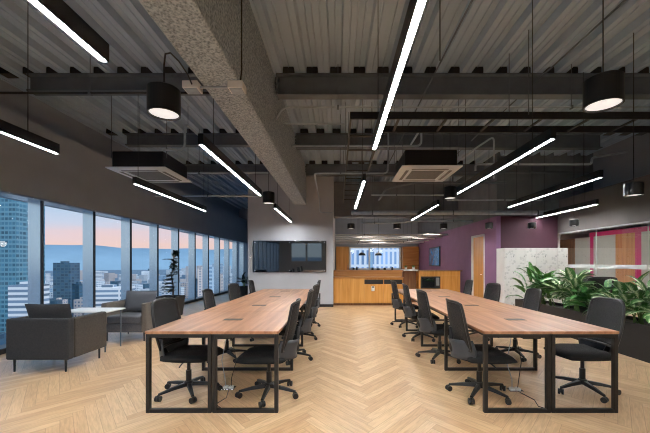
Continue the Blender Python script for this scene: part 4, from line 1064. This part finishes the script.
# tall tower seen in the first window, in two slabs
building(-318, 300, 40, 30, 62+57, FAC_TOWER, 'tall dark glass tower rising above the skyline in the first window', None, 0.0)
building(-286, 302, 16, 28, 62+58, FAC_TOWER2, 'lighter glass slab attached beside the tall dark tower', None, 0.0)
building(-215, 232, 16, 14, 47, FAC[0], 'white building with dark horizontal window bands below the tall tower', None, 0.1)
building(-334, 410, 20, 16, 62, FAC[4], 'dark mid-rise block standing alone above the city roofs in the second window', None, 0.05)
building(-186, 275, 26, 20, 42, FAC[0], 'white terraced office block with dark bands in the third window', None, 0.15)
rb = random.Random(21); placed = [(-318, 300, 30), (-286, 302, 22), (-215, 232, 14), (-334, 410, 16), (-186, 275, 20)]
cnt = 0
for tries in range(14000):
    if cnt >= 290: break
    y = 190*(9**rb.random())
    ang = rb.uniform(0.22, 1.12)
    x = -ang*y
    w = rb.uniform(7, 14)*(0.7+y/800); d = rb.uniform(7, 13)*(0.7+y/800); r = math.hypot(w, d)/2
    if any(math.hypot(x-a, y-b) < r+c+1 for a, b, c in placed): continue
    h = rb.uniform(7, 24) if rb.random() < 0.85 else rb.uniform(26, 44)
    if y < 300: h = min(h, 20)
    if ang < 0.45 and rb.random() < 0.2 and y > 260: h = rb.uniform(40, 62)
    k = rb.choice([0, 0, 1, 1, 1, 1, 2, 2, 3, 3, 3, 4])
    if ang < 0.55 and k == 0: k = 1
    placed.append((x, y, r)); cnt += 1
    building(x, y, w, d, h, FAC[k], ('pale city building with dark window bands seen through the windows', 'pale grey city building with rows of windows seen through the windows', 'blue-grey city building seen through the windows', 'brownish city building seen through the windows', 'dark glazed city building seen through the windows')[k], ('white banded city buildings', 'pale city buildings', 'blue-grey city buildings', 'brownish city buildings', 'dark city buildings')[k], rb.choice([0, 0.1, -0.15, 0.3]), roof=y < 500)
# pale towers right outside the kitchen window
for x, y, w, h, k in ((3.5, 62, 4.5, 72, 0), (9.8, 70, 5.5, 78, 1), (14.5, 84, 4, 70, 2)):
    building(x, y, w, 5, h, FAC_NEAR, ('pale blue tower outside the kitchen window, nearest its oak side', 'pale blue tower in the middle of the kitchen window', 'pale blue tower beyond, at the dark cupboard side of the kitchen window')[k].replace('nearest its oak side', 'by its bright oak side'), None)

# ------------------------------------------------------------------ world
w = bpy.data.worlds.new('dusk'); scn.world = w; w.use_nodes = True; nt = w.node_tree
bg = nt.nodes['Background']
tc = nt.nodes.new('ShaderNodeTexCoord'); sp = nt.nodes.new('ShaderNodeSeparateXYZ'); nt.links.new(tc.outputs['Generated'], sp.inputs[0])
mp = nt.nodes.new('ShaderNodeMapping'); mp.inputs['Scale'].default_value = (3, 3, 22); nt.links.new(tc.outputs['Generated'], mp.inputs[0])
nz = nt.nodes.new('ShaderNodeTexNoise'); nz.inputs['Scale'].default_value = 1.6; nz.inputs['Detail'].default_value = 5; nt.links.new(mp.outputs[0], nz.inputs[0])
e = mth(nt, 'ADD', sp.outputs[2], mth(nt, 'MULTIPLY', mth(nt, 'SUBTRACT', nz.outputs[0], 0.5), 0.06))
c = ramp(nt, e, [(0.0, srgb(226, 196, 194)), (0.045, srgb(234, 200, 192)), (0.07, srgb(226, 200, 204)), (0.1, srgb(196, 204, 224)), (0.145, srgb(166, 198, 228)), (0.4, srgb(134, 174, 218)), (1.0, srgb(110, 154, 208))])
c2 = ramp(nt, e, [(0.0, srgb(192, 214, 230)), (0.12, srgb(184, 210, 232)), (0.3, srgb(150, 186, 224)), (1.0, srgb(110, 154, 208))])
west = mth(nt, 'MULTIPLY_ADD', sp.outputs[1], 3.0, 0.5); west.node.use_clamp = True
c = mixc(nt, west, c2, c)
nt.links.new(c, bg.inputs[0]); bg.inputs[1].default_value = 1.1

# unseen area lamps without fittings, carrying the light rows on behind the viewpoint
def area(x, y, z, sx, sy, p):
    l = bpy.data.lights.new('row_light', 'AREA'); l.shape = 'RECTANGLE'; l.size = sx; l.size_y = sy; l.energy = p; l.color = (0.95, 0.97, 1.0)
    o = bpy.data.objects.new('row_light', l); COL.objects.link(o); o.location = (x, y, z)
for x in (2.09, 3.72, 0.385, -3.11): area(x, -0.6, 2.56, 0.06, 2.4, 42)
for x in (2.09, 3.72, 0.385, -3.11, -1.4): area(x, -4.6, 2.56, 0.06, 2.4, 34)
sl = bpy.data.lights.new('city_fill_sun', 'SUN'); sl.energy = 2.4; sl.angle = R(40); sl.color = (0.92, 0.95, 1.0)  # added sun lamp to brighten the city, no such sun in this sky
so = bpy.data.objects.new('city_fill_sun', sl); COL.objects.link(so); so.rotation_euler = Vector((-0.72, 0.5, -0.48)).to_track_quat('-Z', 'Y').to_euler()
# kitchen ceiling lamps (spots washing the purple wall)
for x, y, p in ((3.75, 12.6, 120), (3.75, 14.6, 100), (3.75, 16.6, 80)):
    l = bpy.data.lights.new('kitchen_spot', 'SPOT'); l.energy = p; l.spot_size = R(70); l.spot_blend = 0.6; l.color = (1.0, 0.93, 0.85); l.shadow_soft_size = 0.05
    o = bpy.data.objects.new('kitchen_spot', l); COL.objects.link(o); o.location = (x, y, 2.9); o.rotation_euler = (0, R(14), 0)
for x, y, p in ((1.0, 9.6, 120), (1.5, 15.0, 160), (3.2, 9.6, 90)):  # unseen spots without fittings, lighting the counter and kitchen
    l = bpy.data.lights.new('kitchen_fill_spot', 'SPOT'); l.energy = p; l.spot_size = R(110); l.spot_blend = 0.7; l.color = (1.0, 0.9, 0.78); l.shadow_soft_size = 0.1
    o = bpy.data.objects.new('kitchen_fill_spot', l); COL.objects.link(o); o.location = (x, y, 3.0)

for x, y, p in ((1.0, 13.2, 22), (3.0, 13.2, 14), (2.0, 16.2, 22)):  # added point lamps brightening the kitchen pipes and ceiling, no bulbs there
    l = bpy.data.lights.new('kitchen_fill_point', 'POINT'); l.energy = p; l.color = (1.0, 0.93, 0.84); l.shadow_soft_size = 0.12
    o = bpy.data.objects.new('kitchen_fill_point', l); COL.objects.link(o); o.location = (x, y, 2.1)
# ------------------------------------------------------------------ camera
cam = bpy.data.cameras.new('camera'); co = bpy.data.objects.new('camera', cam); COL.objects.link(co); scn.camera = co
cam.sensor_fit = 'HORIZONTAL'; cam.sensor_width = 36; cam.lens = 36*F/650
cam.shift_x = -(338-325)/650; cam.shift_y = (262.5-216.5)/650
cam.clip_start = 0.05; cam.clip_end = 20000
co.location = (0, 0, H); co.rotation_euler = (R(90), 0, 0)
scn.view_settings.view_transform = 'Standard'; scn.view_settings.look = 'None'; scn.view_settings.exposure = 0.0; scn.view_settings.gamma = 1.09
scn.cycles.use_denoising = True; scn.cycles.filter_width = 1.1
scn.cycles.max_bounces = 10; scn.cycles.transparent_max_bounces = 16
scn.cycles.sample_clamp_indirect = 8
